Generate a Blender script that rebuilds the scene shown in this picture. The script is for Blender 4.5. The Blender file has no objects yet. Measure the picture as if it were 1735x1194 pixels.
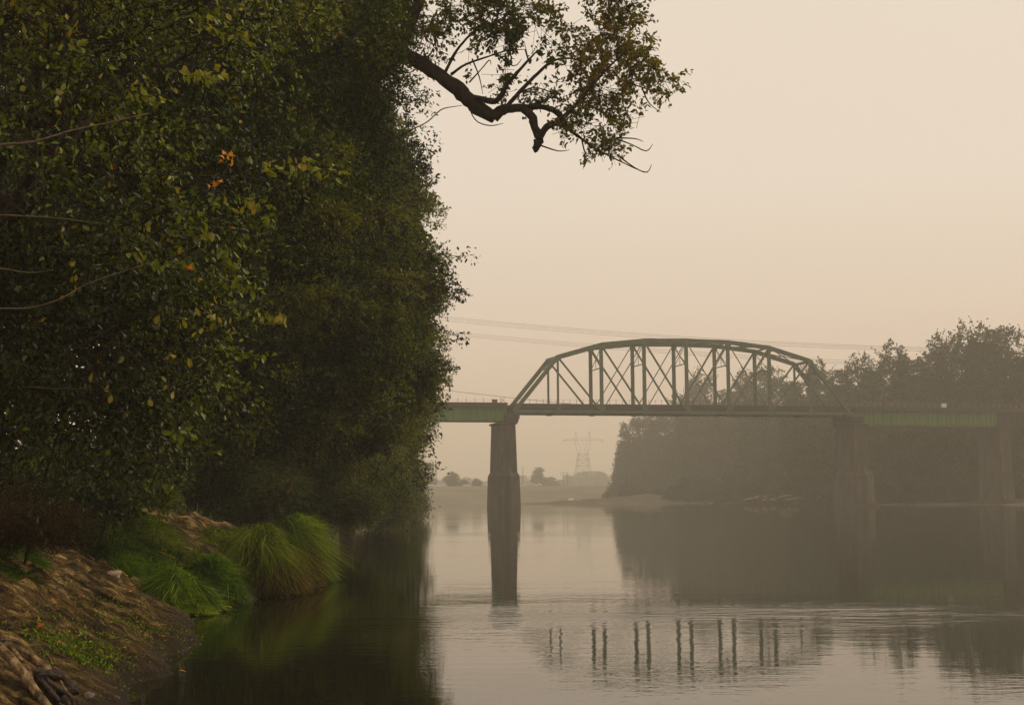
import bpy, math, random
import numpy as np
from mathutils import Vector, Matrix

sc = bpy.context.scene
col = sc.collection
R = math.radians

# ------------------------------------------------------------------ camera
PITCH, ROLL, CAMZ, F = 5.83, -0.40, 2.04, 2410.0
cam_d = bpy.data.cameras.new('camera')
cam = bpy.data.objects.new('camera', cam_d); col.objects.link(cam)
cam_d.sensor_width = 36; cam_d.lens = 50.0
cam_d.clip_start = 0.1; cam_d.clip_end = 9000
CR = Matrix.Rotation(R(90 + PITCH), 3, 'X') @ Matrix.Rotation(R(ROLL), 3, 'Z')
cam.matrix_world = Matrix.Translation((0, 0, CAMZ)) @ CR.to_4x4()
sc.camera = cam

# ------------------------------------------------------------------ world, sun, exposure
SUN_EL, SUN_AZ = 40.0, 82.0          # azimuth from +Y towards +X
world = bpy.data.worlds.new('World'); sc.world = world; world.use_nodes = True
wn = world.node_tree.nodes; wl = world.node_tree.links; wn.clear()
sky = wn.new('ShaderNodeTexSky'); sky.sky_type = 'NISHITA'; sky.sun_disc = False
sky.sun_elevation = R(SUN_EL); sky.sun_rotation = R(SUN_AZ)
sky.dust_density = 6.0; sky.air_density = 1.0; sky.ozone_density = 1.0; sky.altitude = 0
tc = wn.new('ShaderNodeTexCoord')
sep = wn.new('ShaderNodeSeparateXYZ'); wl.new(tc.outputs['Generated'], sep.inputs[0])
ramp = wn.new('ShaderNodeValToRGB'); wl.new(sep.outputs['Z'], ramp.inputs[0])
ramp.color_ramp.elements[0].position = 0.0; ramp.color_ramp.elements[0].color = (0.73, 0.525, 0.365, 1)
ramp.color_ramp.elements[1].position = 1.0; ramp.color_ramp.elements[1].color = (0.81, 0.68, 0.50, 1)
for p, c in ((0.04, (0.775, 0.58, 0.41, 1)), (0.13, (0.865, 0.69, 0.525, 1)), (0.22, (0.91, 0.765, 0.61, 1)), (0.34, (0.89, 0.76, 0.605, 1))):
    e = ramp.color_ramp.elements.new(p); e.color = c
scale = wn.new('ShaderNodeVectorMath'); scale.operation = 'SCALE'; scale.inputs['Scale'].default_value = 10.0
wl.new(ramp.outputs[0], scale.inputs[0])
mixw = wn.new('ShaderNodeMix'); mixw.data_type = 'RGBA'; mixw.inputs[0].default_value = 0.92
wl.new(sky.outputs[0], mixw.inputs[6]); wl.new(scale.outputs[0], mixw.inputs[7])
bg = wn.new('ShaderNodeBackground'); bg.inputs['Strength'].default_value = 0.1
wl.new(mixw.outputs[2], bg.inputs['Color'])
wo = wn.new('ShaderNodeOutputWorld'); wl.new(bg.outputs[0], wo.inputs['Surface'])

sl = bpy.data.lights.new('sun', 'SUN'); sl.energy = 1.5; sl.angle = R(12); sl.color = (1.0, 0.82, 0.56)
so = bpy.data.objects.new('sun', sl); col.objects.link(so)
sd = Vector((math.sin(R(SUN_AZ)) * math.cos(R(SUN_EL)), math.cos(R(SUN_AZ)) * math.cos(R(SUN_EL)), math.sin(R(SUN_EL))))
so.rotation_euler = (-sd).to_track_quat('-Z', 'Y').to_euler(); so.location = (40, 60, 60)

sc.view_settings.view_transform = 'Standard'; sc.view_settings.look = 'None'
sc.view_settings.exposure = 0.0; sc.view_settings.gamma = 1.0; sc.view_settings.use_curve_mapping = False
sc.render.engine = 'CYCLES'
cy = sc.cycles
cy.use_denoising = True
cy.max_bounces = 7; cy.diffuse_bounces = 3; cy.glossy_bounces = 3; cy.transmission_bounces = 3; cy.volume_bounces = 1
cy.transparent_max_bounces = 8; cy.use_adaptive_sampling = True; cy.adaptive_threshold = 0.008
cy.sample_clamp_indirect = 4.0

# ------------------------------------------------------------------ helpers
CRn = np.array(CR)
CAM = np.array((0, 0, CAMZ))
def ray(px, py):
    return CRn @ np.array(((px - 867.5) / F, (597 - py) / F, -1.0))
def at(px, py, D):                      # point of the place at distance D (world Y) seen there
    d = ray(px, py); return CAM + d * (D / d[1])
def proj(P):
    Q = (np.asarray(P) - CAM) @ CRn
    return 867.5 + F * Q[..., 0] / -Q[..., 2], 597 - F * Q[..., 1] / -Q[..., 2]

def _hash(ix, iy, iz, s):
    h = (ix.astype(np.int64) * 374761393 + iy.astype(np.int64) * 668265263 + iz.astype(np.int64) * 2147483647 + s * 974711) & 0xffffffff
    h = ((h ^ (h >> 13)) * 1274126177) & 0xffffffff
    h = h ^ (h >> 16)
    return (h & 0xffffff) / float(0xffffff)
def noise(P, s=0):                      # value noise 0..1
    P = np.asarray(P, float); i = np.floor(P).astype(np.int64); f = P - i; f = f * f * (3 - 2 * f)
    r = 0
    for dx in (0, 1):
        for dy in (0, 1):
            for dz in (0, 1):
                w = (f[..., 0] if dx else 1 - f[..., 0]) * (f[..., 1] if dy else 1 - f[..., 1]) * (f[..., 2] if dz else 1 - f[..., 2])
                r = r + w * _hash(i[..., 0] + dx, i[..., 1] + dy, i[..., 2] + dz, s)
    return r
def fbm(P, s=0, o=4):
    a, t, r = 1.0, 0, 0
    P = np.asarray(P, float)
    for k in range(o):
        r = r + a * noise(P * 2 ** k, s + k); t += a; a *= .5
    return r / t

def tag(o, label=None, cat=None, group=None, kind=None):
    if label: o['label'] = label
    if cat: o['category'] = cat
    if group: o['group'] = group
    if kind: o['kind'] = kind
    return o
def link(name, me, mat=None, parent=None):
    o = bpy.data.objects.new(name, me); col.objects.link(o)
    if parent is not None: o.parent = parent
    return o
def empty(name, loc=(0, 0, 0), rz=0.0):
    o = bpy.data.objects.new(name, None); col.objects.link(o)
    o.location = loc; o.rotation_euler = (0, 0, rz); o.empty_display_size = .2
    return o
def mesh_np(name, V, Fc, mat, tint=None, smooth=False):
    """V (n,3); Fc (m,k) with the same k for all faces"""
    V = np.asarray(V, np.float32); Fc = np.asarray(Fc, np.int32)
    me = bpy.data.meshes.new(name)
    me.vertices.add(len(V)); me.vertices.foreach_set('co', V.ravel())
    m, k = Fc.shape
    me.loops.add(m * k); me.loops.foreach_set('vertex_index', Fc.ravel())
    me.polygons.add(m); me.polygons.foreach_set('loop_start', np.arange(0, m * k, k, dtype=np.int32))
    me.update(calc_edges=True)
    if tint is not None:
        a = me.attributes.new('tint', 'FLOAT', 'POINT'); a.data.foreach_set('value', np.asarray(tint, np.float32))
    if smooth: me.shade_smooth()
    me.materials.append(mat)
    return me

class MB:
    def __init__(s): s.v = []; s.f = []
    def add(s, V, Fs):
        n = len(s.v); s.v += [tuple(map(float, p)) for p in V]; s.f += [tuple(i + n for i in f) for f in Fs]
    def box(s, a, b):
        x0, y0, z0 = a; x1, y1, z1 = b
        s.add([(x0, y0, z0), (x1, y0, z0), (x1, y1, z0), (x0, y1, z0), (x0, y0, z1), (x1, y0, z1), (x1, y1, z1), (x0, y1, z1)],
              [(0, 3, 2, 1), (4, 5, 6, 7), (0, 1, 5, 4), (1, 2, 6, 5), (2, 3, 7, 6), (3, 0, 4, 7)])
    def beam(s, p, q, w, h, side=(0, 1, 0)):
        p = Vector(p); q = Vector(q); d = (q - p).normalized(); sv = Vector(side)
        sv = (sv - d * sv.dot(d)).normalized(); u = sv.cross(d).normalized()
        c = [p + sv * (a * w / 2) + u * (b * h / 2) for a, b in ((-1, -1), (1, -1), (1, 1), (-1, 1))]
        c += [x + (q - p) for x in c]
        s.add(c, [(0, 1, 2, 3), (7, 6, 5, 4), (0, 4, 5, 1), (1, 5, 6, 2), (2, 6, 7, 3), (3, 7, 4, 0)])
    def frust(s, lo, hi, z0, z1):        # lo, hi lists of (x,y) with equal count
        n = len(lo)
        s.add([(x, y, z0) for x, y in lo] + [(x, y, z1) for x, y in hi],
              [tuple(range(n))[::-1], tuple(range(n, 2 * n))] + [(i, (i + 1) % n, n + (i + 1) % n, n + i) for i in range(n)])
    def tube(s, pts, rad, n=6, cap=True):
        pts = [Vector(p) for p in pts]
        if not hasattr(rad, '__len__'): rad = [rad] * len(pts)
        V = []; up = Vector((0.13, 0.21, 1)).normalized()
        for i, p in enumerate(pts):
            d = (pts[min(i + 1, len(pts) - 1)] - pts[max(i - 1, 0)]).normalized()
            a = d.cross(up)
            if a.length < .05: a = d.cross(Vector((1, 0, 0)))
            a.normalize(); b = d.cross(a)
            for k in range(n):
                t = 2 * math.pi * k / n
                V.append(p + (a * math.cos(t) + b * math.sin(t)) * rad[i])
        Fs = []
        for i in range(len(pts) - 1):
            for k in range(n):
                Fs.append((i * n + k, i * n + (k + 1) % n, (i + 1) * n + (k + 1) % n, (i + 1) * n + k))
        if cap:
            Fs.append(tuple(range(n))[::-1]); Fs.append(tuple((len(pts) - 1) * n + k for k in range(n)))
        s.add(V, Fs)
    def mesh(s, name, mat, smooth=False):
        me = bpy.data.meshes.new(name); me.from_pydata(s.v, [], s.f); me.materials.append(mat); me.validate(); me.update()
        if smooth: me.shade_smooth()
        return me
    def build(s, name, mat, parent=None, smooth=False):
        return link(name, s.mesh(name, mat, smooth), None, parent)

def smooth_path(pts, rad, sub=4, jit=0.0, seed=0):
    """Catmull-Rom through the points, with a little unevenness"""
    rng = random.Random(seed)
    P = [Vector(p) for p in pts]; n = len(P); out = []; rr = []
    for i in range(n - 1):
        p0, p1, p2, p3 = P[max(i - 1, 0)], P[i], P[i + 1], P[min(i + 2, n - 1)]
        for k in range(sub):
            t = k / sub
            q = 0.5 * ((2 * p1) + (p2 - p0) * t + (2 * p0 - 5 * p1 + 4 * p2 - p3) * t * t + (-p0 + 3 * p1 - 3 * p2 + p3) * t ** 3)
            r = rad[i] * (1 - t) + rad[i + 1] * t
            q += Vector((rng.uniform(-1, 1), rng.uniform(-1, 1), rng.uniform(-1, 1))) * r * jit
            out.append(q); rr.append(r * (1 + rng.uniform(-1, 1) * jit * .6))
    out.append(P[-1]); rr.append(rad[-1])
    return out, rr

rngs = np.random.default_rng
def worn_log(pts, rad, seed, n=26, amp=1.15, fq=2.6):
    rs = np.linspace(0, 1, len(pts)); V = []; g_ = rngs(seed); P_ = [Vector(p) for p in pts]
    for i, p in enumerate(P_):
        d = (P_[min(i + 1, len(P_) - 1)] - P_[max(i - 1, 0)]).normalized(); a = d.cross(Vector((.1, .2, 1))).normalized(); b_ = d.cross(a)
        th = np.arange(n) * 2 * math.pi / n; tw_ = i * .05
        q = np.stack([np.cos(th + tw_) * fq, np.sin(th + tw_) * fq, np.full(n, i * .16 * (26 / n) + seed * 9)], -1)
        k = 1 + (fbm(q, seed, 4) - .5) * amp
        for t_, kk in zip(th, k): V.append(p + (a * math.cos(t_) + b_ * math.sin(t_)) * rad[i] * kk)
    Fs = [(i * n + k, i * n + (k + 1) % n, (i + 1) * n + (k + 1) % n, (i + 1) * n + k) for i in range(len(P_) - 1) for k in range(n)]
    mb = MB(); mb.add(V, Fs + [tuple(range(n))[::-1], tuple((len(P_) - 1) * n + k for k in range(n))]); return mb

# ------------------------------------------------------------------ materials
def new_mat(name):
    m = bpy.data.materials.new(name); m.use_nodes = True
    n = m.node_tree.nodes; return m, n, m.node_tree.links, n['Principled BSDF']
def ramp_node(n, stops):
    r = n.new('ShaderNodeValToRGB'); e = r.color_ramp.elements
    e[0].position, e[0].color = stops[0][0], (*stops[0][1], 1)
    e[1].position, e[1].color = stops[-1][0], (*stops[-1][1], 1)
    for p, c in stops[1:-1]:
        x = e.new(p); x.color = (*c, 1)
    return r
def noise_mat(name, stops, scale=3.0, rough=.8, bump=0.0, bscale=30.0, detail=6, stretch=(1, 1, 1), metallic=0.0, spec=.5, bdist=.02, dist=0.0):
    m, n, l, b = new_mat(name)
    t = n.new('ShaderNodeTexCoord'); mp = n.new('ShaderNodeMapping'); mp.inputs['Scale'].default_value = stretch
    l.new(t.outputs['Object'], mp.inputs[0])
    nz = n.new('ShaderNodeTexNoise'); nz.inputs['Scale'].default_value = scale; nz.inputs['Detail'].default_value = detail
    nz.inputs['Roughness'].default_value = .65; nz.inputs['Distortion'].default_value = dist
    l.new(mp.outputs[0], nz.inputs['Vector'])
    r = ramp_node(n, stops); l.new(nz.outputs['Fac'], r.inputs[0]); l.new(r.outputs[0], b.inputs['Base Color'])
    b.inputs['Roughness'].default_value = rough; b.inputs['Metallic'].default_value = metallic
    b.inputs['Specular IOR Level'].default_value = spec
    if bump:
        n2 = n.new('ShaderNodeTexNoise'); n2.inputs['Scale'].default_value = bscale; n2.inputs['Detail'].default_value = 8
        l.new(mp.outputs[0], n2.inputs['Vector'])
        bp = n.new('ShaderNodeBump'); bp.inputs['Strength'].default_value = bump; bp.inputs['Distance'].default_value = bdist
        l.new(n2.outputs['Fac'], bp.inputs['Height']); l.new(bp.outputs[0], b.inputs['Normal'])
    return m
def leaf_mat(name, stops, rough=.45, trans=.3, spec=.4):
    m, n, l, b = new_mat(name)
    a = n.new('ShaderNodeAttribute'); a.attribute_name = 'tint'
    r = ramp_node(n, stops); l.new(a.outputs['Fac'], r.inputs[0])
    l.new(r.outputs[0], b.inputs['Base Color']); b.inputs['Roughness'].default_value = rough
    b.inputs['Specular IOR Level'].default_value = spec
    tr = n.new('ShaderNodeBsdfTranslucent')
    hs = n.new('ShaderNodeHueSaturation'); hs.inputs['Saturation'].default_value = 1.15; hs.inputs['Value'].default_value = 1.3
    l.new(r.outputs[0], hs.inputs['Color']); l.new(hs.outputs[0], tr.inputs['Color'])
    mx = n.new('ShaderNodeMixShader'); mx.inputs[0].default_value = trans
    l.new(b.outputs[0], mx.inputs[1]); l.new(tr.outputs[0], mx.inputs[2])
    l.new(mx.outputs[0], n['Material Output'].inputs['Surface'])
    return m

M = {}
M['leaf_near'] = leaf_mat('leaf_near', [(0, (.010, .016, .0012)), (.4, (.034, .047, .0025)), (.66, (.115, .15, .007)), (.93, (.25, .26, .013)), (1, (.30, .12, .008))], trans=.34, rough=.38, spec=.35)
M['leaf_mid'] = leaf_mat('leaf_mid', [(0, (.005, .010, .0008)), (.35, (.020, .034, .002)), (.65, (.075, .105, .005)), (.9, (.15, .175, .009)), (1, (.20, .17, .01))], trans=.30, rough=.5, spec=.2)  # wide range: leaf colour plus some lit and dark contrast put into it
M['leaf_branch'] = leaf_mat('leaf_branch', [(0, (.032, .042, .004)), (.5, (.085, .098, .007)), (.85, (.18, .15, .010)), (1, (.24, .11, .010))], trans=.5, rough=.5, spec=.2)
M['leaf_pale'] = leaf_mat('leaf_pale', [(0, (.022, .034, .005)), (.5, (.075, .095, .012)), (1, (.19, .20, .022))], trans=.28, rough=.5, spec=.2)
M['leaf_far'] = leaf_mat('leaf_far', [(0, (.010, .019, .007)), (.5, (.030, .046, .014)), (.9, (.065, .075, .018)), (1, (.10, .08, .018))], trans=.2, rough=.7, spec=.15)
M['leaf_yellow'] = leaf_mat('leaf_yellow', [(0, (.13, .14, .010)), (.6, (.24, .20, .018)), (1, (.34, .22, .02))], trans=.4)
M['leaf_orange'] = leaf_mat('leaf_orange', [(0, (.52, .20, .008)), (.6, (.66, .27, .010)), (1, (.60, .07, .008))], trans=.4)
M['grass_green'] = leaf_mat('grass_green', [(0, (.010, .030, .001)), (.4, (.055, .125, .002)), (.75, (.15, .24, .005)), (1, (.30, .34, .015))], trans=.35, rough=.55, spec=.15)
M['grass_olive'] = leaf_mat('grass_olive', [(0, (.012, .024, .001)), (.4, (.055, .095, .003)), (.75, (.13, .18, .006)), (1, (.30, .30, .018))], trans=.3, rough=.6, spec=.15)
M['grass_brown'] = leaf_mat('grass_brown', [(0, (.018, .011, .003)), (.5, (.070, .042, .008)), (1, (.20, .13, .022))], trans=.2, rough=.7, spec=.12)
M['bark'] = noise_mat('bark', [(.3, (.012, .009, .006)), (.7, (.050, .036, .024))], 9, .9, .9, 22, stretch=(1, 1, .35), spec=.2)
M['bark_pale'] = noise_mat('bark_pale', [(.3, (.05, .036, .02)), (.7, (.17, .13, .08))], 14, .8, .5, 40, spec=.25)
M['bark_far'] = noise_mat('bark_far', [(.3, (.05, .042, .033)), (.7, (.10, .085, .065))], 4, .9)
M['driftwood'] = noise_mat('driftwood', [(.36, (.02, .011, .005)), (.50, (.14, .085, .038)), (.66, (.36, .235, .12))], 3.5, .75, 1.0, 12, stretch=(3, 3, .7), spec=.3, bdist=.03)
M['root'] = noise_mat('root', [(.35, (.008, .005, .003)), (.6, (.05, .03, .015)), (.8, (.16, .10, .05))], 9, .8, 1.0, 25, bdist=.03)
M['rock_pale'] = noise_mat('rock_pale', [(.3, (.22, .165, .10)), (.7, (.50, .41, .28))], 6, .75, .6, 18)
M['rock_grey'] = noise_mat('rock_grey', [(.3, (.07, .058, .046)), (.7, (.20, .17, .14))], 4, .85, .6, 12)
M['mud_stone'] = noise_mat('mud_stone', [(.3, (.02, .014, .008)), (.7, (.10, .075, .045))], 5, .8)
M['concrete'] = noise_mat('concrete', [(.28, (.018, .015, .011)), (.5, (.046, .038, .028)), (.72, (.095, .08, .06))], .9, .9, .7, 5, stretch=(1, 1, .28), bdist=.06, spec=.25)
M['concrete_pale'] = noise_mat('concrete_pale', [(.3, (.13, .105, .08)), (.7, (.27, .225, .17))], 1.1, .9, .5, 5, stretch=(1, 1, .6), spec=.25)
M['cap_dark'] = noise_mat('cap_dark', [(.3, (.014, .011, .009)), (.7, (.045, .034, .027))], 1.5, .95, .6, 6)
M['green_steel'] = noise_mat('green_steel', [(.28, (.045, .10, .018)), (.5, (.070, .155, .028)), (.75, (.10, .20, .045))], 1.2, .6, .2, 8, stretch=(1, 1, .25), spec=.35)
M['grey_steel'] = noise_mat('grey_steel', [(.28, (.034, .055, .032)), (.5, (.058, .088, .050)), (.66, (.085, .118, .070)), (.80, (.10, .07, .045))], 1.6, .6, .2, 8, spec=.35)
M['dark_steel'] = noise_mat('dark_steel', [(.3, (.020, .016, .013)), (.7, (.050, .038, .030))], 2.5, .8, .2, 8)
M['rust'] = noise_mat('rust', [(.3, (.10, .028, .014)), (.7, (.20, .06, .03))], 4, .8)
M['wire'] = noise_mat('wire', [(.3, (.03, .028, .026)), (.7, (.06, .055, .05))], 2, .6)
M['galv'] = noise_mat('galv', [(.3, (.20, .19, .17)), (.7, (.30, .28, .25))], 2, .6)
M['white_paint'] = noise_mat('white_paint', [(.3, (.66, .64, .60)), (.7, (.80, .78, .74))], 3, .5)
M['glass_dark'] = noise_mat('glass_dark', [(.3, (.02, .02, .022)), (.7, (.04, .04, .042))], 3, .1)
M['rubber'] = noise_mat('rubber', [(.3, (.015, .015, .015)), (.7, (.03, .03, .03))], 3, .8)
M['grass_far'] = noise_mat('grass_far', [(.3, (.09, .085, .062)), (.55, (.15, .135, .10)), (.75, (.21, .18, .14))], .05, .95, .3, 1.5, stretch=(1, 2.2, 1), spec=.1)

# bank soil: sand, wet mud near the water, litter
m, n, l, b = new_mat('bank_soil'); M['bank_soil'] = m
t = n.new('ShaderNodeTexCoord'); sp = n.new('ShaderNodeSeparateXYZ'); l.new(t.outputs['Object'], sp.inputs[0])
mp = n.new('ShaderNodeMapping'); mp.inputs['Rotation'].default_value = (0, 0, R(-35)); mp.inputs['Scale'].default_value = (1, 3.2, 2.0)
l.new(t.outputs['Object'], mp.inputs[0])
n1 = n.new('ShaderNodeTexNoise'); n1.inputs['Scale'].default_value = 1.3; n1.inputs['Detail'].default_value = 9; n1.inputs['Roughness'].default_value = .7
l.new(mp.outputs[0], n1.inputs['Vector'])
r1 = ramp_node(n, [(.36, (.006, .004, .0018)), (.46, (.038, .025, .009)), (.55, (.14, .094, .036)), (.66, (.42, .29, .125))]); l.new(n1.outputs['Fac'], r1.inputs[0])  # sand tones; upper stops also put golden light on the bump crests
n3 = n.new('ShaderNodeTexNoise'); n3.inputs['Scale'].default_value = 38; n3.inputs['Detail'].default_value = 5
l.new(t.outputs['Object'], n3.inputs['Vector'])
r3 = ramp_node(n, [(.36, (.35, .30, .25)), (.52, (1, 1, 1)), (.70, (1.25, 1.1, .9))]); l.new(n3.outputs['Fac'], r3.inputs[0])
mu = n.new('ShaderNodeMix'); mu.data_type = 'RGBA'; mu.blend_type = 'MULTIPLY'; mu.inputs[0].default_value = .8
l.new(r1.outputs[0], mu.inputs[6]); l.new(r3.outputs[0], mu.inputs[7])
wet = n.new('ShaderNodeMapRange'); wet.inputs[1].default_value = .06; wet.inputs[2].default_value = .50; l.new(sp.outputs['Z'], wet.inputs[0])
mx = n.new('ShaderNodeMix'); mx.data_type = 'RGBA'; l.new(wet.outputs[0], mx.inputs[0])
mx.inputs[6].default_value = (.018, .011, .004, 1); l.new(mu.outputs[2], mx.inputs[7]); l.new(mx.outputs[2], b.inputs['Base Color'])
wr = n.new('ShaderNodeMapRange'); wr.inputs[1].default_value = .0; wr.inputs[2].default_value = .3; wr.inputs[3].default_value = .62; wr.inputs[4].default_value = .95
l.new(sp.outputs['Z'], wr.inputs[0]); l.new(wr.outputs[0], b.inputs['Roughness']); b.inputs['Specular IOR Level'].default_value = .12
bp = n.new('ShaderNodeBump'); bp.inputs['Strength'].default_value = 1.0; bp.inputs['Distance'].default_value = .09
ad = n.new('ShaderNodeMath'); ad.operation = 'MULTIPLY_ADD'; ad.inputs[1].default_value = .35
l.new(n3.outputs['Fac'], ad.inputs[0]); l.new(n1.outputs['Fac'], ad.inputs[2]); l.new(ad.outputs[0], bp.inputs['Height']); l.new(bp.outputs[0], b.inputs['Normal'])

M['sand_far'] = noise_mat('sand_far', [(.3, (.05, .042, .028)), (.55, (.095, .078, .052)), (.75, (.17, .14, .095))], .25, .95, .4, 3, spec=.1)

# water
m, n, l, b = new_mat('river_water'); M['water'] = m
b.inputs['Base Color'].default_value = (.010, .010, .0035, 1); b.inputs['Roughness'].default_value = .02; b.inputs['IOR'].default_value = 1.333
t = n.new('ShaderNodeTexCoord')
def wnoise(sc_, st, det, rough=.55, off=(0, 0, 0), dist=0):
    mp = n.new('ShaderNodeMapping'); mp.inputs['Scale'].default_value = st; mp.inputs['Location'].default_value = off
    l.new(t.outputs['Object'], mp.inputs[0])
    q = n.new('ShaderNodeTexNoise'); q.inputs['Scale'].default_value = sc_; q.inputs['Detail'].default_value = det
    q.inputs['Roughness'].default_value = rough; q.inputs['Distortion'].default_value = dist
    l.new(mp.outputs[0], q.inputs['Vector']); return q
def mth(op, a, b_=None, c=None):
    q = n.new('ShaderNodeMath'); q.operation = op
    for i, x in enumerate((a, b_, c)):
        if x is None: continue
        if isinstance(x, (int, float)): q.inputs[i].default_value = x
        else: l.new(x, q.inputs[i])
    return q.outputs[0]
fine = wnoise(1.6, (1, 2.2, 1), 3, .6)               # small wind ripple
swell = wnoise(.30, (1, 2.0, 1), 2, .5, (7, 3, 0))   # slow undulation
patch = wnoise(.035, (1, 1.6, 1), 3, .6, (3.3, 1.7, 0), .6)   # where breeze and current ruffle the surface
pr = ramp_node(n, [(.47, (0, 0, 0)), (.62, (1, 1, 1))]); l.new(patch.outputs['Fac'], pr.inputs[0])
spw = n.new('ShaderNodeSeparateXYZ'); l.new(t.outputs['Object'], spw.inputs[0])
# current line crossing the river some 26 m out
wob = mth('MULTIPLY_ADD', patch.outputs['Fac'], 14.0, -7.0)
yy = mth('ADD', spw.outputs['Y'], wob)
band = mth('SUBTRACT', yy, 25.5); band = mth('ABSOLUTE', band); band = mth('DIVIDE', band, 2.6)
band = mth('SUBTRACT', 1.0, band); band = mth('MAXIMUM', band, 0.0)
side = n.new('ShaderNodeMapRange'); side.inputs[1].default_value = -3.6; side.inputs[2].default_value = -0.5; l.new(spw.outputs['X'], side.inputs[0])
band = mth('MULTIPLY', band, side.outputs[0])
sd2 = n.new('ShaderNodeMapRange'); sd2.inputs[1].default_value = 3.0; sd2.inputs[2].default_value = 9.0; sd2.inputs[3].default_value = 1.0; sd2.inputs[4].default_value = .25; l.new(spw.outputs['X'], sd2.inputs[0])
band = mth('MULTIPLY', band, sd2.outputs[0])
rag = wnoise(.22, (1, 3.0, 1), 3, .6, (1.3, 9.1, 0), .8); rr2 = ramp_node(n, [(.36, (.25, .25, .25)), (.58, (1.2, 1.2, 1.2))]); l.new(rag.outputs['Fac'], rr2.inputs[0]); band = mth('MULTIPLY', band, rr2.outputs[0])
mask = mth('MULTIPLY_ADD', pr.outputs[0], .08, .028)
mask = mth('MULTIPLY_ADD', band, .60, mask)
hgt = mth('MULTIPLY', fine.outputs['Fac'], mask)
h2 = mth('MULTIPLY_ADD', swell.outputs['Fac'], .07, hgt)
bp = n.new('ShaderNodeBump'); bp.inputs['Strength'].default_value = 1.0; bp.inputs['Distance'].default_value = .045
l.new(h2, bp.inputs['Height']); l.new(bp.outputs[0], b.inputs['Normal'])

# ------------------------------------------------------------------ terrain
def sdist(X, Y, poly):
    """signed distance to a closed polygon, positive inside"""
    d2 = np.full(X.shape, 1e18); ins = np.zeros(X.shape, bool); n_ = len(poly)
    for i in range(n_):
        (x0, y0), (x1, y1) = poly[i], poly[(i + 1) % n_]
        ex, ey = x1 - x0, y1 - y0
        tt = np.clip(((X - x0) * ex + (Y - y0) * ey) / (ex * ex + ey * ey), 0, 1)
        d2 = np.minimum(d2, (X - x0 - tt * ex) ** 2 + (Y - y0 - tt * ey) ** 2)
        c = ((y0 > Y) != (y1 > Y)) & (X < (x1 - x0) * (Y - y0) / (y1 - y0 + 1e-12) + x0)
        ins ^= c
    d = np.sqrt(d2); return np.where(ins, d, -d)
LEFT = [(-2.2, -60), (-2.4, -12), (-2.7, 0), (-3.2, 8), (-3.6, 12), (-3.95, 14.2), (-4.12, 15.2), (-4.3, 16.0), (-4.15, 17.1), (-4.35, 18.1), (-4.45, 19.6),
        (-4.8, 21.5), (-5.4, 24.2), (-5.85, 25.4), (-5.9, 26.4), (-5.5, 28), (-5.0, 31.8), (-4.6, 34.5), (-4.45, 37.2), (-5.2, 39),
        (-7.5, 42), (-8.8, 50), (-10, 70), (-12.4, 109), (-13.2, 150), (-13.6, 177), (-17, 190), (-30, 215), (-45, 260), (-60, 330), (-90, 450),
        (-200, 600), (-3300, 620), (-3300, -60)]
RIGHT = [(190, -60), (160, 60), (130, 180), (104, 262), (92, 284), (76, 300), (74, 340), (72, 393), (60, 436), (40, 452), (20, 460), (2, 465), (-3, 470),
         (4, 477), (20, 492), (34, 520), (42, 570), (60, 622), (120, 642), (3300, 660), (3300, -60)]
def prof(d, pts):
    return np.interp(d, [p[0] for p in pts], [p[1] for p in pts])
def z_left(X, Y, detail=True):
    X = np.asarray(X, float); Y = np.asarray(Y, float)
    P = np.stack([X, Y, np.zeros_like(X)], -1)
    d = sdist(X, Y, LEFT) + (fbm(P * 1.1, 3, 3) - .5) * .45
    z = prof(d, [(-6, -1.4), (-1.5, -.55), (0, 0), (.10, .12), (.5, .30), (2.0, 1.0), (3.6, 1.62), (6, 1.95), (12, 2.3), (60, 3.2), (400, 4)])
    if detail:
        g = np.clip((d + .3) / 1.5, 0, 1) * np.clip((9 - d) / 4, .25, 1)
        a = R(-35); U = X * math.cos(a) - Y * math.sin(a); W = X * math.sin(a) + Y * math.cos(a)
        rid = 1 - np.abs(2 * fbm(np.stack([U * .7, W * 2.4, z * 1.5], -1), 11, 4) - 1)
        z = z + g * ((rid - .75) * .38 + (fbm(P * 2.6, 21, 4) - .5) * .26 + (fbm(P * 9, 31, 3) - .5) * .12)
    return z
def z_right(X, Y):
    X = np.asarray(X, float); Y = np.asarray(Y, float)
    P = np.stack([X, Y, np.zeros_like(X)], -1)
    d = sdist(X, Y, RIGHT) + (fbm(P * .12, 5, 4) - .5) * 5
    z = prof(d, [(-15, -1.4), (0, 0), (3, .22), (8, .45), (14, 1.0), (30, 3.2), (80, 5.5), (400, 6)])
    return z + np.clip(d / 6, 0, 1) * (fbm(P * .35, 9, 4) - .5) * .9
def z_far(X, Y):
    X = np.asarray(X, float); Y = np.asarray(Y, float)
    P = np.stack([X, Y, np.zeros_like(X)], -1)
    d = Y - (636 + 10 * (fbm(P * .01, 8, 3) - .5))
    z = prof(d, [(-30, -1.4), (0, 0), (6, .8), (52, 7.2), (66, 7.8), (120, 7.0), (2800, 7.5)])
    return z + np.clip(d / 10, 0, 1) * (fbm(P * .08, 2, 4) - .5) * .9
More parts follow.
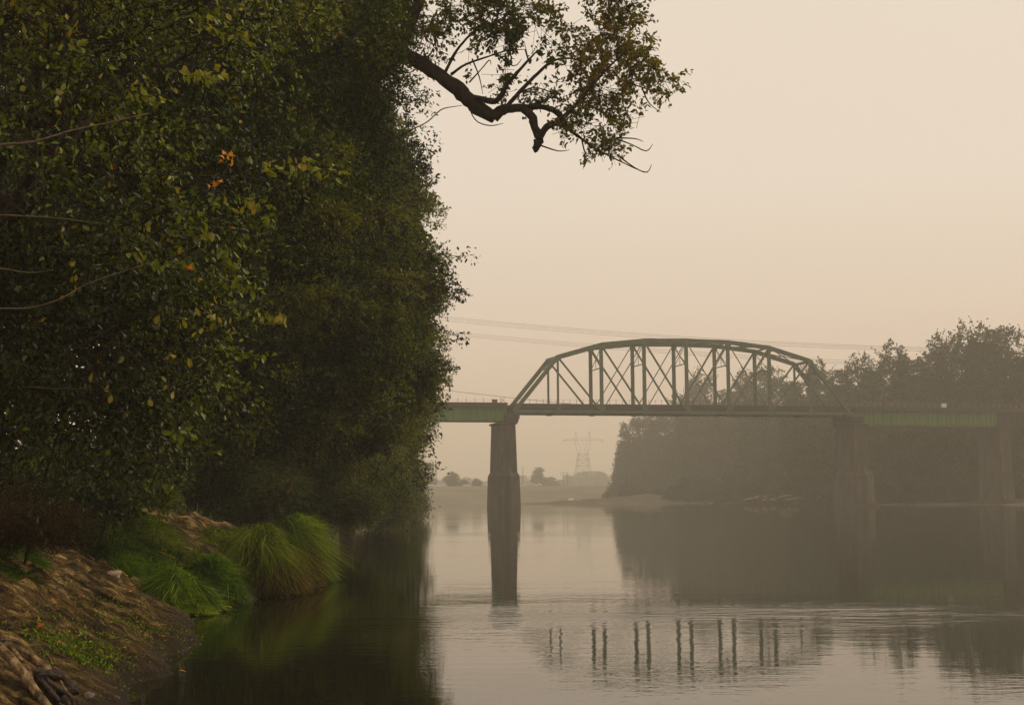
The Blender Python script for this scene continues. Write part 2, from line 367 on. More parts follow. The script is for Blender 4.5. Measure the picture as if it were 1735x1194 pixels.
def grid_land(name, xs, ys, fz, mat, sink=0.0):
    X, Y = np.meshgrid(xs, ys); Z = fz(X, Y) - sink
    V = np.stack([X, Y, Z], -1).reshape(-1, 3)
    nx, ny = len(xs), len(ys)
    i = (np.arange(ny - 1)[:, None] * nx + np.arange(nx - 1)[None, :]).ravel()
    Fc = np.stack([i, i + 1, i + nx + 1, i + nx], -1)
    keep = V[:, 2][Fc].max(1) > -1.0
    Fc = Fc[keep]; used = np.unique(Fc); mp_ = np.zeros(len(V), int); mp_[used] = np.arange(len(used))
    o = link(name, mesh_np(name, V[used], mp_[Fc], mat, smooth=True)); tag(o, kind='structure'); return o
def steps(a, b_, s0, g):
    out = [a]; s = s0
    while out[-1] < b_: out.append(out[-1] + s); s *= g
    out[-1] = b_; return np.array(out)
xs = np.concatenate([-steps(3.0, 10.0, .055, 1.006)[::-1], [-2.6, -2.0, -1.2]])
xs = np.concatenate([-steps(10.0, 3300, .15, 1.16)[::-1][:-1], xs])
ys = np.concatenate([[-60, -30, -10, 0, 4, 7], steps(8, 40, .06, 1.004), steps(40, 618, .4, 1.06)[1:]])
bank = grid_land('river_bank', xs, ys, z_left, M['bank_soil'])
grid_land('far_shore', np.concatenate([-steps(130, 3300, 5, 1.25)[::-1], np.arange(-125, 130, 5), steps(130, 3300, 5, 1.25)]),
          np.concatenate([np.arange(610, 720, 4), steps(720, 3300, 8, 1.3)]), z_far, M['grass_far'])
grid_land('wooded_shore', np.concatenate([np.arange(-12, 150, 1.6), steps(150, 3300, 4, 1.3)]),
          np.concatenate([steps(-60, 230, 12, 1.0), np.arange(232, 520, 1.8), steps(520, 640, 4, 1.1)]), z_right, M['sand_far'], .02)
wv = [(-3350, -60, 0), (3350, -60, 0), (3350, 3350, 0), (-3350, 3350, 0)]
water = link('river_water', mesh_np('river_water', wv, [(0, 1, 2, 3)], M['water'])); tag(water, kind='structure')
bed = link('riverbed', mesh_np('riverbed', [(x, y, -1.45) for x, y, _ in wv], [(0, 1, 2, 3)], M['bank_soil'])); tag(bed, kind='structure')

# ------------------------------------------------------------------ haze
hb = MB(); hb.box((-3450, -80, -2.5), (3450, 3450, 54))
hm = bpy.data.materials.new('haze'); hm.use_nodes = True; hn = hm.node_tree.nodes; hl = hm.node_tree.links; hn.clear()
pv = hn.new('ShaderNodeVolumePrincipled'); pv.inputs['Density'].default_value = .00084
pv.inputs['Color'].default_value = (.97, .93, .85, 1); pv.inputs['Anisotropy'].default_value = .2
ho = hn.new('ShaderNodeOutputMaterial'); hl.new(pv.outputs[0], ho.inputs['Volume'])
tag(hb.build('haze', hm), kind='stuff')

# ------------------------------------------------------------------ bridge
BR = math.atan2(.232, .9727)
B0 = np.array((.27, 260.0, 0)); BX = np.array((math.cos(BR), math.sin(BR), 0)); BY = np.array((-math.sin(BR), math.cos(BR), 0))
PN, W7 = 8.4, 7.0
bridge = empty('truss_bridge', tuple(B0), BR)
tag(bridge, 'green steel truss bridge span with arched top chord across the hazy river', 'bridge')
ZB = 17.8
TOPZ = {1: 27.9, 2: 30.3, 3: 31.2, 4: 31.35, 5: 31.2, 6: 30.3, 7: 27.9}
N = lambda i, top, y: Vector((i * PN, y, TOPZ[i] if top else ZB))
def beam_obj(name, p, q, w, h, mat, par, side=(0, 1, 0)):
    mb = MB(); mb.beam(p, q, w, h, side); return mb.build(name, mat, par)
def laced(name, p, q, w, h, mat, par):
    """two side plates and zigzag lacing, as riveted members are made"""
    p = Vector(p); q = Vector(q); d = (q - p).normalized(); L = (q - p).length
    mb = MB(); s_ = Vector((0, 1, 0)); u = s_.cross(d).normalized()
    for k in (-1, 1): mb.beam(p + s_ * k * w * .42, q + s_ * k * w * .42, w * .16, h)
    n_ = max(2, int(L / (w * 1.3))); 
    for k in range(n_):
        a = p + d * (L * k / n_); b_ = p + d * (L * (k + 1) / n_); sg = 1 if k % 2 else -1
        for uu in (-1, 1): mb.beam(a + s_ * sg * w * .4 + u * uu * h * .42, b_ - s_ * sg * w * .4 + u * uu * h * .42, .07, .03, u)
    return mb.build(name, mat, par)
G = M['grey_steel']
for y in (0.0, W7):
    prev = N(0, 0, y)
    # end posts and top chord (box members with cover plate)
    beam_obj('end_post', N(0, 0, y) + Vector((0, 0, -.1)), N(1, 1, y), .62, .72, G, bridge)
    beam_obj('end_post', N(8, 0, y) + Vector((0, 0, -.1)), N(7, 1, y), .62, .72, G, bridge)
    for i in range(1, 7):
        c = beam_obj('top_chord', N(i, 1, y), N(i + 1, 1, y), .62, .68, G, bridge)
        mb = MB(); mb.beam(N(i, 1, y) + Vector((0, 0, .38)), N(i + 1, 1, y) + Vector((0, 0, .38)), .86, .05); mb.build('cover_plate', G, c)
    for i in range(8):
        a, b_ = N(i, 0, y), N(i + 1, 0, y)
        beam_obj('bottom_chord', a + Vector((.004, 0, 0)), b_, .5, .62, G, bridge)
    for i in range(1, 8):
        w = .34 if i in (1, 7) else .64
        (beam_obj if i in (1, 7) else laced)('vertical', N(i, 0, y) + Vector((0, 0, .2)), N(i, 1, y) - Vector((0, 0, .3)), .36, w, G, bridge)
        # gusset plates at panel points
        for top in (0, 1):
            c = N(i, top, y)
            mb = MB(); mb.box((c.x - .55, y - .335, c.z - (.75 if top else .45)), (c.x + .55, y - .318, c.z + (.25 if top else .8))); mb.build('gusset_plate', G, bridge)
    for a, b_ in ((1, 2), (2, 3), (3, 4), (5, 4), (6, 5), (7, 6)):
        beam_obj('diagonal', N(a, 1, y), N(b_, 0, y), .30, .30, G, bridge)
    for a, b_ in ((2, 3), (3, 4), (5, 4), (6, 5)):
        beam_obj('counter_diagonal', N(a, 0, y + .05), N(b_, 1, y + .05), .14, .16, G, bridge)
for i in range(1, 8):
    t0, t1 = N(i, 1, 0), N(i, 1, W7)
    beam_obj('top_strut', t0 + Vector((0, .3, 0)), t1 - Vector((0, .3, 0)), .3, .3, G, bridge, (1, 0, 0))
    if 1 < i < 7:
        zs = TOPZ[i] - 4.3
        beam_obj('sway_strut', (i * PN, .2, zs), (i * PN, W7 - .2, zs), .16, .18, G, bridge, (1, 0, 0))
        for k in (0, 1):
            beam_obj('sway_brace', (i * PN, W7 if k else 0, TOPZ[i] - .4), (i * PN, W7 / 2 + (-3.2 if k else 3.2), zs + .05), .09, .1, G, bridge, (1, 0, 0))
        beam_obj('sway_hanger', (i * PN, W7 / 2, zs), (i * PN, W7 / 2, TOPZ[i] - 2.35), .08, .08, G, bridge, (1, 0, 0))
for i in range(1, 7):
    for k in (0, 1):
        a, b_ = N(i, 1, W7 * k), N(i + 1, 1, W7 * (1 - k))
        beam_obj('lateral_brace', a + Vector((0, 0, .12 - .12 * k)), b_ + Vector((0, 0, .12 - .12 * k)), .15, .15, G, bridge, (0, 0, 1) if 0 else (0, 1, 0))
    m0 = (N(i, 1, W7 / 2) + N(i + 1, 1, W7 / 2)) / 2
    beam_obj('lateral_strut', m0 - Vector((0, W7 / 2, -.03)), m0 + Vector((0, W7 / 2, .03)), .12, .12, G, bridge, (1, 0, 0))
for e, (i0, i1) in enumerate(((0, 1), (8, 7))):   # portal frames on the sloping end posts
    a, b_ = N(i0, 0, 0), N(i1, 1, 0); d = (b_ - a).normalized()
    p1, p2 = b_ - d * .2, b_ - d * 2.6
    yv = Vector((0, W7, 0))
    beam_obj('portal_strut', p1 + Vector((0, .3, 0)), p1 + yv, .25, .25, G, bridge, tuple(d))
    beam_obj('portal_strut', p2 + Vector((0, .3, 0)), p2 + yv, .22, .22, G, bridge, tuple(d))
    mb = MB()
    for k in range(6):
        f0, f1 = k / 6, (k + 1) / 6
        for (u, v) in ((p1, p2), (p2, p1)): mb.beam(u + yv * f0, v + yv * f1, .1, .06, tuple(d))
    mb.build('portal_lattice', G, bridge)
    for k in (0, 1):
        q0 = p2 - d * 2.2 + yv * k; q1 = p2 + yv * (k + (-.28 if k else .28)); beam_obj('portal_knee', q0, q1, .14, .14, G, bridge, tuple(d))
# floor system
for i in range(9):
    beam_obj('floor_beam', (i * PN, .3, ZB + .1), (i * PN, W7 - .3, ZB + .1), .3, .78, M['dark_steel'], bridge, (1, 0, 0))
for y in (1.0, 2.4, 3.5, 4.6, 6.0):
    beam_obj('stringer', (0, y, ZB + .62), (8 * PN, y, ZB + .62), .2, .4, M['dark_steel'], bridge)
mb = MB(); mb.box((-.3, .42, ZB + .83), (8 * PN + .3, W7 - .42, ZB + 1.28)); mb.build('deck', M['dark_steel'], bridge)
mb = MB(); mb.box((-.3, .36, ZB + .55), (8 * PN + .3, .415, ZB + 1.46)); mb.build('deck_fascia', M['dark_steel'], bridge)
mb = MB(); mb.box((-.3, W7 - .415, ZB + .55), (8 * PN + .3, W7 - .36, ZB + 1.46)); mb.build('deck_fascia', M['dark_steel'], bridge)
mb = MB()
for i in range(8):
    x = i * PN
    mb.beam((x + .2, .2, ZB - .12), (x + PN - .2, W7 - .2, ZB - .12), .12, .08); mb.beam((x + .2, W7 - .2, ZB - .22), (x + PN - .2, .2, ZB - .22), .12, .08)
mb.build('bottom_lateral_bracing', G, bridge)
def railing(x0, x1, y, z, par, mat_post, step=1.25, rails=(.55, 1.0)):
    p = MB(); p.box((-.025, -.025, 0), (.025, .025, 1.05)); pm = p.mesh('railing_post', mat_post)
    n_ = int((x1 - x0) / step)
    for k in range(n_ + 1):
        o = link('railing_post', pm, None, par); o.location = (x0 + k * step, y, z)
    for h in rails:
        beam_obj('railing_wire', (x0, y - .04, z + h), (x1, y - .04, z + h), .02, .02, mat_post, par)
railing(.6, 8 * PN - .6, .62, ZB + 1.28, bridge, M['dark_steel'], 1.28, (.95,))
for x in (0, 8 * PN):
    for y in (0, W7):
        mb = MB(); mb.frust([(x - .55, y - .4), (x + .55, y - .4), (x + .55, y + .4), (x - .55, y + .4)], [(x - .25, y - .35), (x + .25, y - .35), (x + .25, y + .35), (x - .25, y + .35)], 17.21, 17.7)
        mb.build('bearing_shoe', M['dark_steel'], bridge)

def girder_span(x0, x1, zt, zb, stiff, label, mat, gy=(.75, 6.25)):
    o = empty('girder_span', tuple(B0), BR); tag(o, label, 'bridge span')
    for y in gy:
        mb = MB(); mb.box((x0, y - .02, zb), (x1, y + .02, zt)); mb.build('web_plate', mat, o)
        for z in (zb - .05, zt):
            mb = MB(); mb.box((x0, y - .25, z), (x1, y + .25, z + .05)); mb.build('flange', mat, o)
    p = MB(); p.box((-.04, -.24, zb + .003), (.04, -.022, zt - .003)); pm = p.mesh('stiffener', mat)
    k = x0 + .3
    while k < x1:
        s_ = link('stiffener', pm, None, o); s_.location = (k, gy[0], 0); k += stiff
    mb = MB(); mb.box((x0, .1, zt + .055), (x1, W7 - .1, zt + .40)); mb.build('deck', M['dark_steel'], o)
    mb = MB(); mb.box((x0, .04, zt - .25), (x1, .096, zt + .62)); mb.build('deck_fascia', M['dark_steel'], o)
    railing(x0 + .3, x1 - .3, .3, zt + .40, o, M['galv'] if x0 > 60 else M['dark_steel'], 1.6 if x0 < 0 else 1.3, (.5, 1.0) if x0 > 60 else (.6,))
    return o
gl = girder_span(-31.5, -1.15, 18.75, 16.1, 1.55, 'green plate girder span left of the truss beside the trees', M['green_steel'])
girder_span(-64, -31.6, 18.75, 16.1, 1.55, 'green plate girder span nearest the left bank, hidden by leaves', M['green_steel'])
gr = girder_span(68.2, 99.2, 18.55, 15.6, .98, 'green ribbed girder span right of the truss before dark trees', M['green_steel'])
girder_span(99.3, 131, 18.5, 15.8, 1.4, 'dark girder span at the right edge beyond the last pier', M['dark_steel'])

def pier(cx, label, wb=3.6, wt=2.8, footing=0.0, zstep=6.5, top=17.2, z0=-1.4, mat=None, nose=True):
    mat = mat or M['concrete']
    o = empty('bridge_pier', tuple(B0 + BX * cx), BR); tag(o, label, 'bridge pier', 'concrete piers under the bridge')
    y0, y1 = -.5, 7.3
    wz = lambda z: wt + (wb - wt) * (15.4 - z) / 15.4
    def rect(z, g=0.0):
        w = wz(z) / 2 + g; e = (15.4 - z) * .03 + g
        return [(-w, y0 - e), (w, y0 - e), (w, y1 + e), (-w, y1 + e)]
    mb = MB(); mb.frust(rect(zstep, 0), rect(15.38), zstep, 15.38); mb.build('shaft', mat, o)
    def nos(z, g):
        w = wz(z) / 2 + g; e = (15.4 - z) * .03 + g; k = 1.3
        return [(-w, y0 - e), (0, y0 - e - k), (w, y0 - e), (w, y1 + e), (0, y1 + e + k), (-w, y1 + e)]
    if nose:
        mb = MB(); mb.frust(nos(z0, .32), nos(zstep - .5, .32), z0, zstep - .5)
        mb.frust(nos(zstep - .498, .32), [(x * .93, min(max(y, y0 - .2), y1 + .2)) for x, y in nos(zstep + .0, .1)], zstep - .498, zstep + .25)
        mb.build('lower_shaft', mat, o)
        mb = MB()
        for s_ in (-1, 1):
            yb = y0 - .25 if s_ < 0 else y1 + .25
            mb.add([(-1.3, yb, zstep - .3), (1.3, yb, zstep - .3), (0, yb + s_ * 1.2, zstep - .3), (0, yb, zstep + 1.6)], [(0, 1, 3), (1, 2, 3), (2, 0, 3), (0, 2, 1)])
        mb.build('cutwater_peak', mat, o)
    for z in range(int(zstep) + 2, 15, 2):   # pour lines stand proud
        mb = MB(); r0 = rect(z, .02); mb.frust(r0, rect(z + .08, .02), z, z + .08); mb.build('pour_line', mat, o)
    c = wt / 2 + .3
    mb = MB(); mb.box((-c, y0 - .35, 15.4), (c, y1 + .35, 15.78)); mb.build('cap', M['cap_dark'], o)
    s_ = 1 if cx < 40 else -1
    if cx < 90:
        xa, xb = (-.35, c + .25) if s_ > 0 else (-c - .25, .35)
        mb = MB(); mb.box((xa, y0 - .2, 15.783), (xb, y1 + .2, 16.35)); mb.box((xa - .15, y0 - .45, 16.353), (xb + .15, y1 + .45, 17.2)); mb.build('bearing_seat', M['cap_dark'], o)
    if footing:
        mb = MB(); w = wb / 2 + .5; mb.box((-w, y0 - 2.2, z0 + .01), (w, y1 + 2.2, footing)); mb.build('footing', M['concrete'], o)
    return o
pier(-1.25, 'tall tapered concrete pier rising from open water at left end of truss')
pier(69.0, 'brown concrete pier with peaked cutwater under right end of truss', footing=.6)
pier(100.2, 'rightmost concrete pier, pale at its foot, before dark riverside trees', footing=1.0, nose=False, wb=2.7, wt=2.3, zstep=-1.4, mat=M['concrete'])
pier(-32.5, 'concrete pier under the left girder span, mostly hidden behind leaves')
# small things standing on the deck
bo = empty('deck_box', tuple(B0 + BX * -3.4 + BY * .9), BR); bo.location.z = 19.15; tag(bo, 'small rusty red equipment box on the deck by the left railing', 'equipment box')
mb = MB(); mb.box((-.45, -.25, 0), (.45, .25, .75)); mb.build('box_body', M['rust'], bo); mb = MB(); mb.box((-.5, -.3, .755), (.5, .3, .83)); mb.build('lid', M['rust'], bo)
mb = MB(); mb.beam((1.0, 0, 0), (1.9, 0, 1.2), .06, .06); mb.beam((1.0, .08, 1.1), (2.1, .08, .35), .06, .06); mb.build('handle_bars', M['rust'], bo)
bo = empty('signal_cabinet', tuple(B0 + BX * 87.7 + BY * .7), BR); bo.location.z = 18.95; tag(bo, 'small pale cabinet standing on the right girder span deck', 'cabinet')
mb = MB(); mb.box((-.45, -.25, .12), (.45, .25, 1.05)); mb.build('cabinet_body', M['white_paint'], bo)
mb = MB(); mb.box((-.5, -.3, 1.055), (.5, .3, 1.12)); mb.build('lid', M['galv'], bo)
mb = MB(); mb.box((-.38, -.27, .2), (-.02, -.252, .95)); mb.build('door', M['white_paint'], bo)

# ------------------------------------------------------------------ wires
def wire(ctrl, D0, D1, r, label, grp, n_=26):
    """a hanging wire through picture-side control heights, at its own distances"""
    xs_ = [c[0] for c in ctrl]; x0, x1 = xs_[0], xs_[-1]
    pts = []
    co = np.polyfit(xs_, [c[1] for c in ctrl], min(2, len(ctrl) - 1))
    for k in range(n_ + 1):
        x = x0 + (x1 - x0) * k / n_; y = np.polyval(co, x); D = D0 + (D1 - D0) * k / n_
        pts.append(at(x, y, D))
    mb = MB(); mb.tube(pts, r, 4); o = mb.build('power_line', M['wire']); tag(o, label, 'power line', grp)
names = ['upper', 'middle', 'lower']
for k, dy in enumerate((0, 3.2, 7.0)):
    wire([(560, 516 + dy), (740, 533.5 + dy), (1135, 568.5 + dy * .9), (1380, 583 + dy * .9), (1735, 592 + dy * .8), (1860, 592 + dy * .8)], 380, 318, .035,
         f'{names[k]} wire of the higher bundle crossing above the bridge', 'power lines over the bridge')
for k, dy in enumerate((0, 3.2, 6.0)):
    wire([(560, 540 + dy), (755, 560 + dy), (995, 582 + dy), (1380, 608 + dy), (1500, 614 + dy), (1735, 621 + dy), (1860, 623 + dy)], 390, 322, .03,
         f'{names[k]} wire of the lower bundle passing behind the truss', 'power lines behind the truss')
wire([(600, 641), (755, 660), (935, 681), (1173, 702), (1401, 716), (1560, 721), (1735, 723.5), (1860, 725)], 240, 262, .035,
     'dark sagging cable slung low in front of the bridge deck', None)

# ------------------------------------------------------------------ foliage tools
rngs = np.random.default_rng
def unit(v): return v / (np.linalg.norm(v, axis=-1, keepdims=True) + 1e-9)
def leaves_mesh(name, C, D, Nn, L, W, tint, mat, full=False):
    """one small bent leaf per centre; D = direction of its midrib, Nn = roughly its normal"""
    D = unit(D); S = unit(np.cross(D, Nn)); U = np.cross(S, D); L = L[:, None]; W = W[:, None]
    if full:
        b = C; m1 = C + D * L * .32; m2 = C + D * L * .72; tp = C + D * L - U * L * .12
        q = [b, m1 + S * W * .5 + U * W * .14, m2 + S * W * .38 + U * W * .08, tp, m2 - S * W * .38 + U * W * .08, m1 - S * W * .5 + U * W * .14]
        V = np.stack(q, 1).reshape(-1, 3); i = np.arange(len(C))[:, None] * 6
        Fc = np.concatenate([i + np.array([[0, 1, 2, 3]]), i + np.array([[0, 3, 4, 5]])]); k = 6
    else:
        V = np.stack([C, C + D * L * .42 + S * W * .5 + U * W * .12, C + D * L, C + D * L * .42 - S * W * .5 + U * W * .12], 1).reshape(-1, 3)
        Fc = np.arange(len(C))[:, None] * 4 + np.array([[0, 1, 2, 3]]); k = 4
    return mesh_np(name, V, Fc, mat, np.repeat(tint, k))
def ell(px, py, rx, ry, D, depth):
    c = at(px, py, D); s = D / F; return (c, np.array((rx * s, depth, ry * s)))
def cloud(ells, ntw, nl, tl, ll, seed, droop=.35, near_bias=True, shell=(.55, 1.02), lump=.30, lumpf=1.0, gap=.0, gapf=.8, twig_frac=0.0, wr=.5,
          tint=(.1, .75), cull=None, spread=.16, full=False, outw=.9):
    """leafy twigs filling a set of ellipsoids; returns leaf arrays and twig lines"""
    g = rngs(seed)
    A = np.array([(e[1][0] * e[1][2] + e[1][0] * e[1][1] * .5) for e in ells]); A = A / A.sum()
    idx = g.choice(len(ells), ntw, p=A)
    u = unit(g.normal(size=(ntw, 3)))
    if near_bias:
        fl = (u[:, 1] > .25) & (g.random(ntw) < .7); u[fl, 1] *= -1
    c = np.array([e[0] for e in ells])[idx]; r = np.array([e[1] for e in ells])[idx]
    rho = shell[0] + (shell[1] - shell[0]) * g.random(ntw) ** .55
    rho = rho * (1 - lump + 2 * lump * fbm(u * 2.3 * lumpf + idx[:, None] * 7.7, seed, 3))
    p = c + u * r * rho[:, None]
    keep = np.ones(ntw, bool)
    if gap > 0: keep &= fbm(p * gapf, seed + 5, 2) > gap
    if cull is not None:
        px, py = proj(p); x0, x1, y0, y1 = cull
        out = (px < x0) | (px > x1) | (py < y0) | (py > y1)
        keep &= ~(out & (g.random(ntw) < .8))
    p = p[keep]; u = u[keep]; n = len(p)
    d = unit(unit(u * r[keep]) * outw + g.normal(size=(n, 3)) * .55 + np.array((0, 0, .12)))
    tL = tl * g.uniform(.6, 1.3, n)
    T = np.repeat(np.arange(n), nl); t = g.random(n * nl)
    tb = tL[T] * t
    base = p[T] + d[T] * tb[:, None] + g.normal(size=(n * nl, 3)) * spread * tl * (.4 + .6 * t)[:, None]
    base[:, 2] -= droop * tL[T] * t ** 2 * .8
    ld = unit(d[T] * .7 + g.normal(size=(n * nl, 3)) * .75 + np.array((0, 0, -droop)))
    nn = unit(g.normal(size=(n * nl, 3)) * .8 + np.array((0, -.25, .9)))
    L = ll * g.uniform(.65, 1.3, n * nl)
    tw = fbm(p * .5, seed + 9, 2)
    tn = tint[0] + (tint[1] - tint[0]) * np.clip((tw[T] - .5) * 1.3 + .12 + .75 * g.random(n * nl), 0, 1)
    ct = g.normal(size=len(ells)) * (.27 if len(ells) > 40 else 0); tn = np.clip(tn + ct[idx[keep]][T], 0, .97)  # random tone per clump; also stands in for lit and dark boughs
    tn = np.where(g.random(n * nl) > .997, 1.0, tn)
    return dict(C=base, D=ld, N=nn, L=L, W=L * wr, t=tn, p=p, d=d, tL=tL, droop=droop, full=full)
def join_cloud(cl, extra):
    for k in ('C', 'D', 'N', 'L', 'W', 't'): cl[k] = np.concatenate([cl[k], extra[k]])
    return cl
def crown_obj(name, cl, mat, parent):
    o = link(name, leaves_mesh(name, cl['C'], cl['D'], cl['N'], cl['L'], cl['W'], cl['t'], mat, cl['full']), None, parent)
    tag(o, kind='stuff'); return o
def twigs_obj(cl, frac, r, mat, parent, seed=1):
    g = rngs(seed); n = len(cl['p']); k = g.random(n) < frac
    p, d, L = cl['p'][k], cl['d'][k], cl['tL'][k][:, None]
    a = p - d * L * 1.3 - np.array((0, 0, .1)) * L; b = p + d * L * .5; b[:, 2] -= cl['droop'] * L[:, 0] * .15; c = p + d * L; c[:, 2] -= cl['droop'] * L[:, 0] * .75
    V = []; s = unit(np.cross(d, np.array((0, .3, 1.0)))); w = np.cross(s, d)
    for q, rr in ((a, r), (b, r * .7), (c, r * .3)):
        for ang in (0, 2.09, 4.19): V.append(q + s * rr * math.cos(ang) + w * rr * math.sin(ang))
    V = np.stack(V, 1).reshape(-1, 3); m_ = len(p)
    f = [(i * 3 + j, i * 3 + (j + 1) % 3, (i + 1) * 3 + (j + 1) % 3, (i + 1) * 3 + j) for i in range(2) for j in range(3)]
    Fc = (np.arange(m_)[:, None, None] * 9 + np.array(f)[None]).reshape(-1, 4)
    o = link('twigs', mesh_np('twigs', V, Fc, mat), None, parent); tag(o, kind='stuff'); return o
def local(root):
    """children are built in world coordinates: bring them under a root that has a place of its own"""
    inv = Matrix.Translation(-root.location)
    for ch in root.children: ch.matrix_parent_inverse = inv
def sprig(pts, r0, nl, ll, seed, tint=(.1, .8), spread=.05, droop=.4, wr=.5, full=False):
    """leaves set along an explicit twig"""
    g = rngs(seed); P = np.array([tuple(p) for p in pts]); sg = np.linalg.norm(np.diff(P, axis=0), axis=1); cs = np.concatenate([[0], np.cumsum(sg)])
    t = g.uniform(.12, 1, nl) * cs[-1]
    C = np.stack([np.interp(t, cs, P[:, k]) for k in range(3)], -1) + g.normal(size=(nl, 3)) * spread
    dd = unit(P[-1] - P[0])
    D = unit(dd * .5 + g.normal(size=(nl, 3)) * .7 + np.array((0, 0, -droop)))
    L = ll * g.uniform(.7, 1.25, nl)
    return dict(C=C, D=D, N=unit(g.normal(size=(nl, 3)) + np.array((0, -.3, .7))), L=L, W=L * wr, t=g.uniform(tint[0], tint[1], nl), full=full)

def clumped(ells, m, rc, seed, shell=(.62, 1.0), flat=.62):
    """leaf masses of branch size set about the outside of a crown"""
    g = rngs(seed); A = np.array([e[1][0] * e[1][2] for e in ells]); idx = g.choice(len(ells), m, p=A / A.sum()); out = []
    for k in idx:
        u = unit(g.normal(size=3))
        if u[1] > .2 and g.random() < .7: u[1] *= -1
        r = ells[k][1]; q = ells[k][0] + u * r * (shell[0] + (shell[1] - shell[0]) * g.random() ** .6); s_ = g.uniform(rc[0], rc[1])
        out.append((q, np.array((s_ * g.uniform(.9, 1.5), s_, s_ * flat * g.uniform(.7, 1.3)))))
    return out
CULL = (-300, 2100, -260, 1400)
def simple_tree(name, label, base, ells, ntw, nl, tl, ll, seed, matl, trunk_r=.25, cat='tree', grp=None, twf=.25, **kw):
    base = np.array(base, float); bz = float(z_left(np.array([base[0]]), np.array([base[1]]), False)[0]) if base[2] is None or np.isnan(base[2]) else base[2]
    root = empty(name, (base[0], base[1], bz)); tag(root, label, cat, grp)
    cm = kw.pop('clumps', None)
    if cm:
        m_, rc, fill = cm; inner = dict(kw); inner['shell'] = (.3, .82); inner['gap'] = 0; inner['tint'] = (0, .45)  # inner leaves tinted darker: shade between boughs put into their colour
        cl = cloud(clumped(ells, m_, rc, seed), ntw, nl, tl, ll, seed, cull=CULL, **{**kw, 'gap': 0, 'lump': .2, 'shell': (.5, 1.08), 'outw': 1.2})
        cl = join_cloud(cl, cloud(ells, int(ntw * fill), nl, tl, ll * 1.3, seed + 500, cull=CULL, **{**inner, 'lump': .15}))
    else:
        cl = cloud(ells, ntw, nl, tl, ll, seed, cull=CULL, **kw)
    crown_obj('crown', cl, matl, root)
    trunk_r = trunk_r if cat == 'tree' else .02
    if twf: twigs_obj(cl, twf, .006 + trunk_r * .02, M['bark'], root, seed)
    rg = random.Random(seed)
    top = np.mean([e[0] for e in ells], axis=0); hi = max(e[0][2] for e in ells)
    p0 = np.array((base[0], base[1], bz - .3)); p3 = np.array((top[0], top[1], hi))
    p1 = p0 + (p3 - p0) * .3 + np.array((rg.uniform(-.3, .3), 0, .4)); p2 = p0 + (p3 - p0) * .65 + np.array((rg.uniform(-.5, .5), 0, 0))
    pts, rr = smooth_path([p0, p1, p2, p3], [trunk_r * 1.25, trunk_r, trunk_r * .7, trunk_r * .25], 5, .12, seed)
    mb = MB(); mb.tube(pts, rr, 9); mb.build('trunk', M['bark'], root, True)
    for e in ells:
        k = rg.randint(4, len(pts) - 5); a = np.array(pts[k]); c = e[0]
        if np.linalg.norm(c - a) < 1.0: continue
        mid = (a + c) / 2 + np.array((rg.uniform(-.3, .3), 0, -.05 * np.linalg.norm(c - a)))
        q, rq = smooth_path([a, mid, c], [rr[k] * .6, rr[k] * .4, rr[k] * .12], 4, .12, seed + 1)
        mb = MB(); mb.tube(q, rq, 6); mb.build('limb', M['bark'], root, True)
    local(root)
    return root, cl

nan = float('nan')
# ------------------------------------------------------------------ left bank trees
# the leaning tree whose limb reaches out over the water
lean = empty('leaning_tree', (-9.6, 40.0, 2.0)); tag(lean, 'tree on the left bank reaching a crooked bare limb out over the river', 'tree')
def limb(name, pts, D, rad, dj=0.0, sub=4, n_=8, jit=.10, seed=1, par=None):
    P = []
    for i, q in enumerate(pts):
        P.append(at(q[0], q[1], (q[2] if len(q) > 2 else D)))
    if not hasattr(rad, '__len__'): rad = list(np.linspace(rad, rad * .25, len(P)))
    pp, rr = smooth_path(P, rad, sub, jit, seed)
    mb = worn_log(pp, rr, seed + 60, 14, .75, 1.8) if n_ >= 8 else MB()
    if n_ < 8: mb.tube(pp, rr, n_)
    mb.build(name, M['bark'], par, True); return pp
s = 32 / F
mb = MB()
pp, rr = smooth_path([(-9.6, 40, 1.7), (-9.6, 40, 4.5), at(480, 480, 42), at(560, 260, 41), at(622, 150, 36), at(668, 94, 32.3)], [.42, .36, .31, .27, .22, .19], 6, .08, 4)
mb = worn_log(pp, rr, 4, 18, .6, 1.8); mb.build('trunk', M['bark'], lean, True)
limb('limb', [(668, 96), (684, 60), (702, 20), (716, -20), (724, -80)], 32, [.19, .16, .13, .11, .08], seed=3, par=lean)
limb('limb', [(668, 86), (700, 101), (745, 127), (783, 158), (808, 181), (836, 198)], 32, [.20, .165, .17, .175, .165, .15], seed=5, n_=10, sub=5, par=lean)
limb('limb', [(834, 200), (848, 189), (866, 184), (892, 183)], 32, [.135, .125, .10, .085], seed=6, par=lean)
limb('limb', [(884, 182), (900, 196), (906, 216), (914, 234), (909, 248), (906, 253)], 32, [.085, .105, .09, .115, .085, .08], seed=7, par=lean)
limb('branch', [(912, 236), (926, 216, 31.9), (946, 206, 31.7), (968, 186, 31.5), (990, 160, 31.3), (1030, 115, 31), (1072, 78, 30.8)], 32, [.09, .075, .06, .045, .035, .025, .012], seed=8, par=lean)
limb('branch', [(888, 182), (922, 182, 32.2), (946, 192, 32.3), (962, 216, 32.4), (985, 235, 32.4), (1012, 254, 32.5), (1044, 270, 32.5), (1082, 288, 32.5), (1098, 292, 32.5)], 32, [.07, .06, .07, .045, .03, .022, .015, .01, .006], seed=9, par=lean)
limb('branch', [(851, 190), (882, 154, 32.3), (912, 124, 32.6), (936, 104, 32.8), (965, 99, 33), (1000, 108, 33.2)], 32, [.05, .045, .036, .03, .022, .01], seed=10, par=lean)
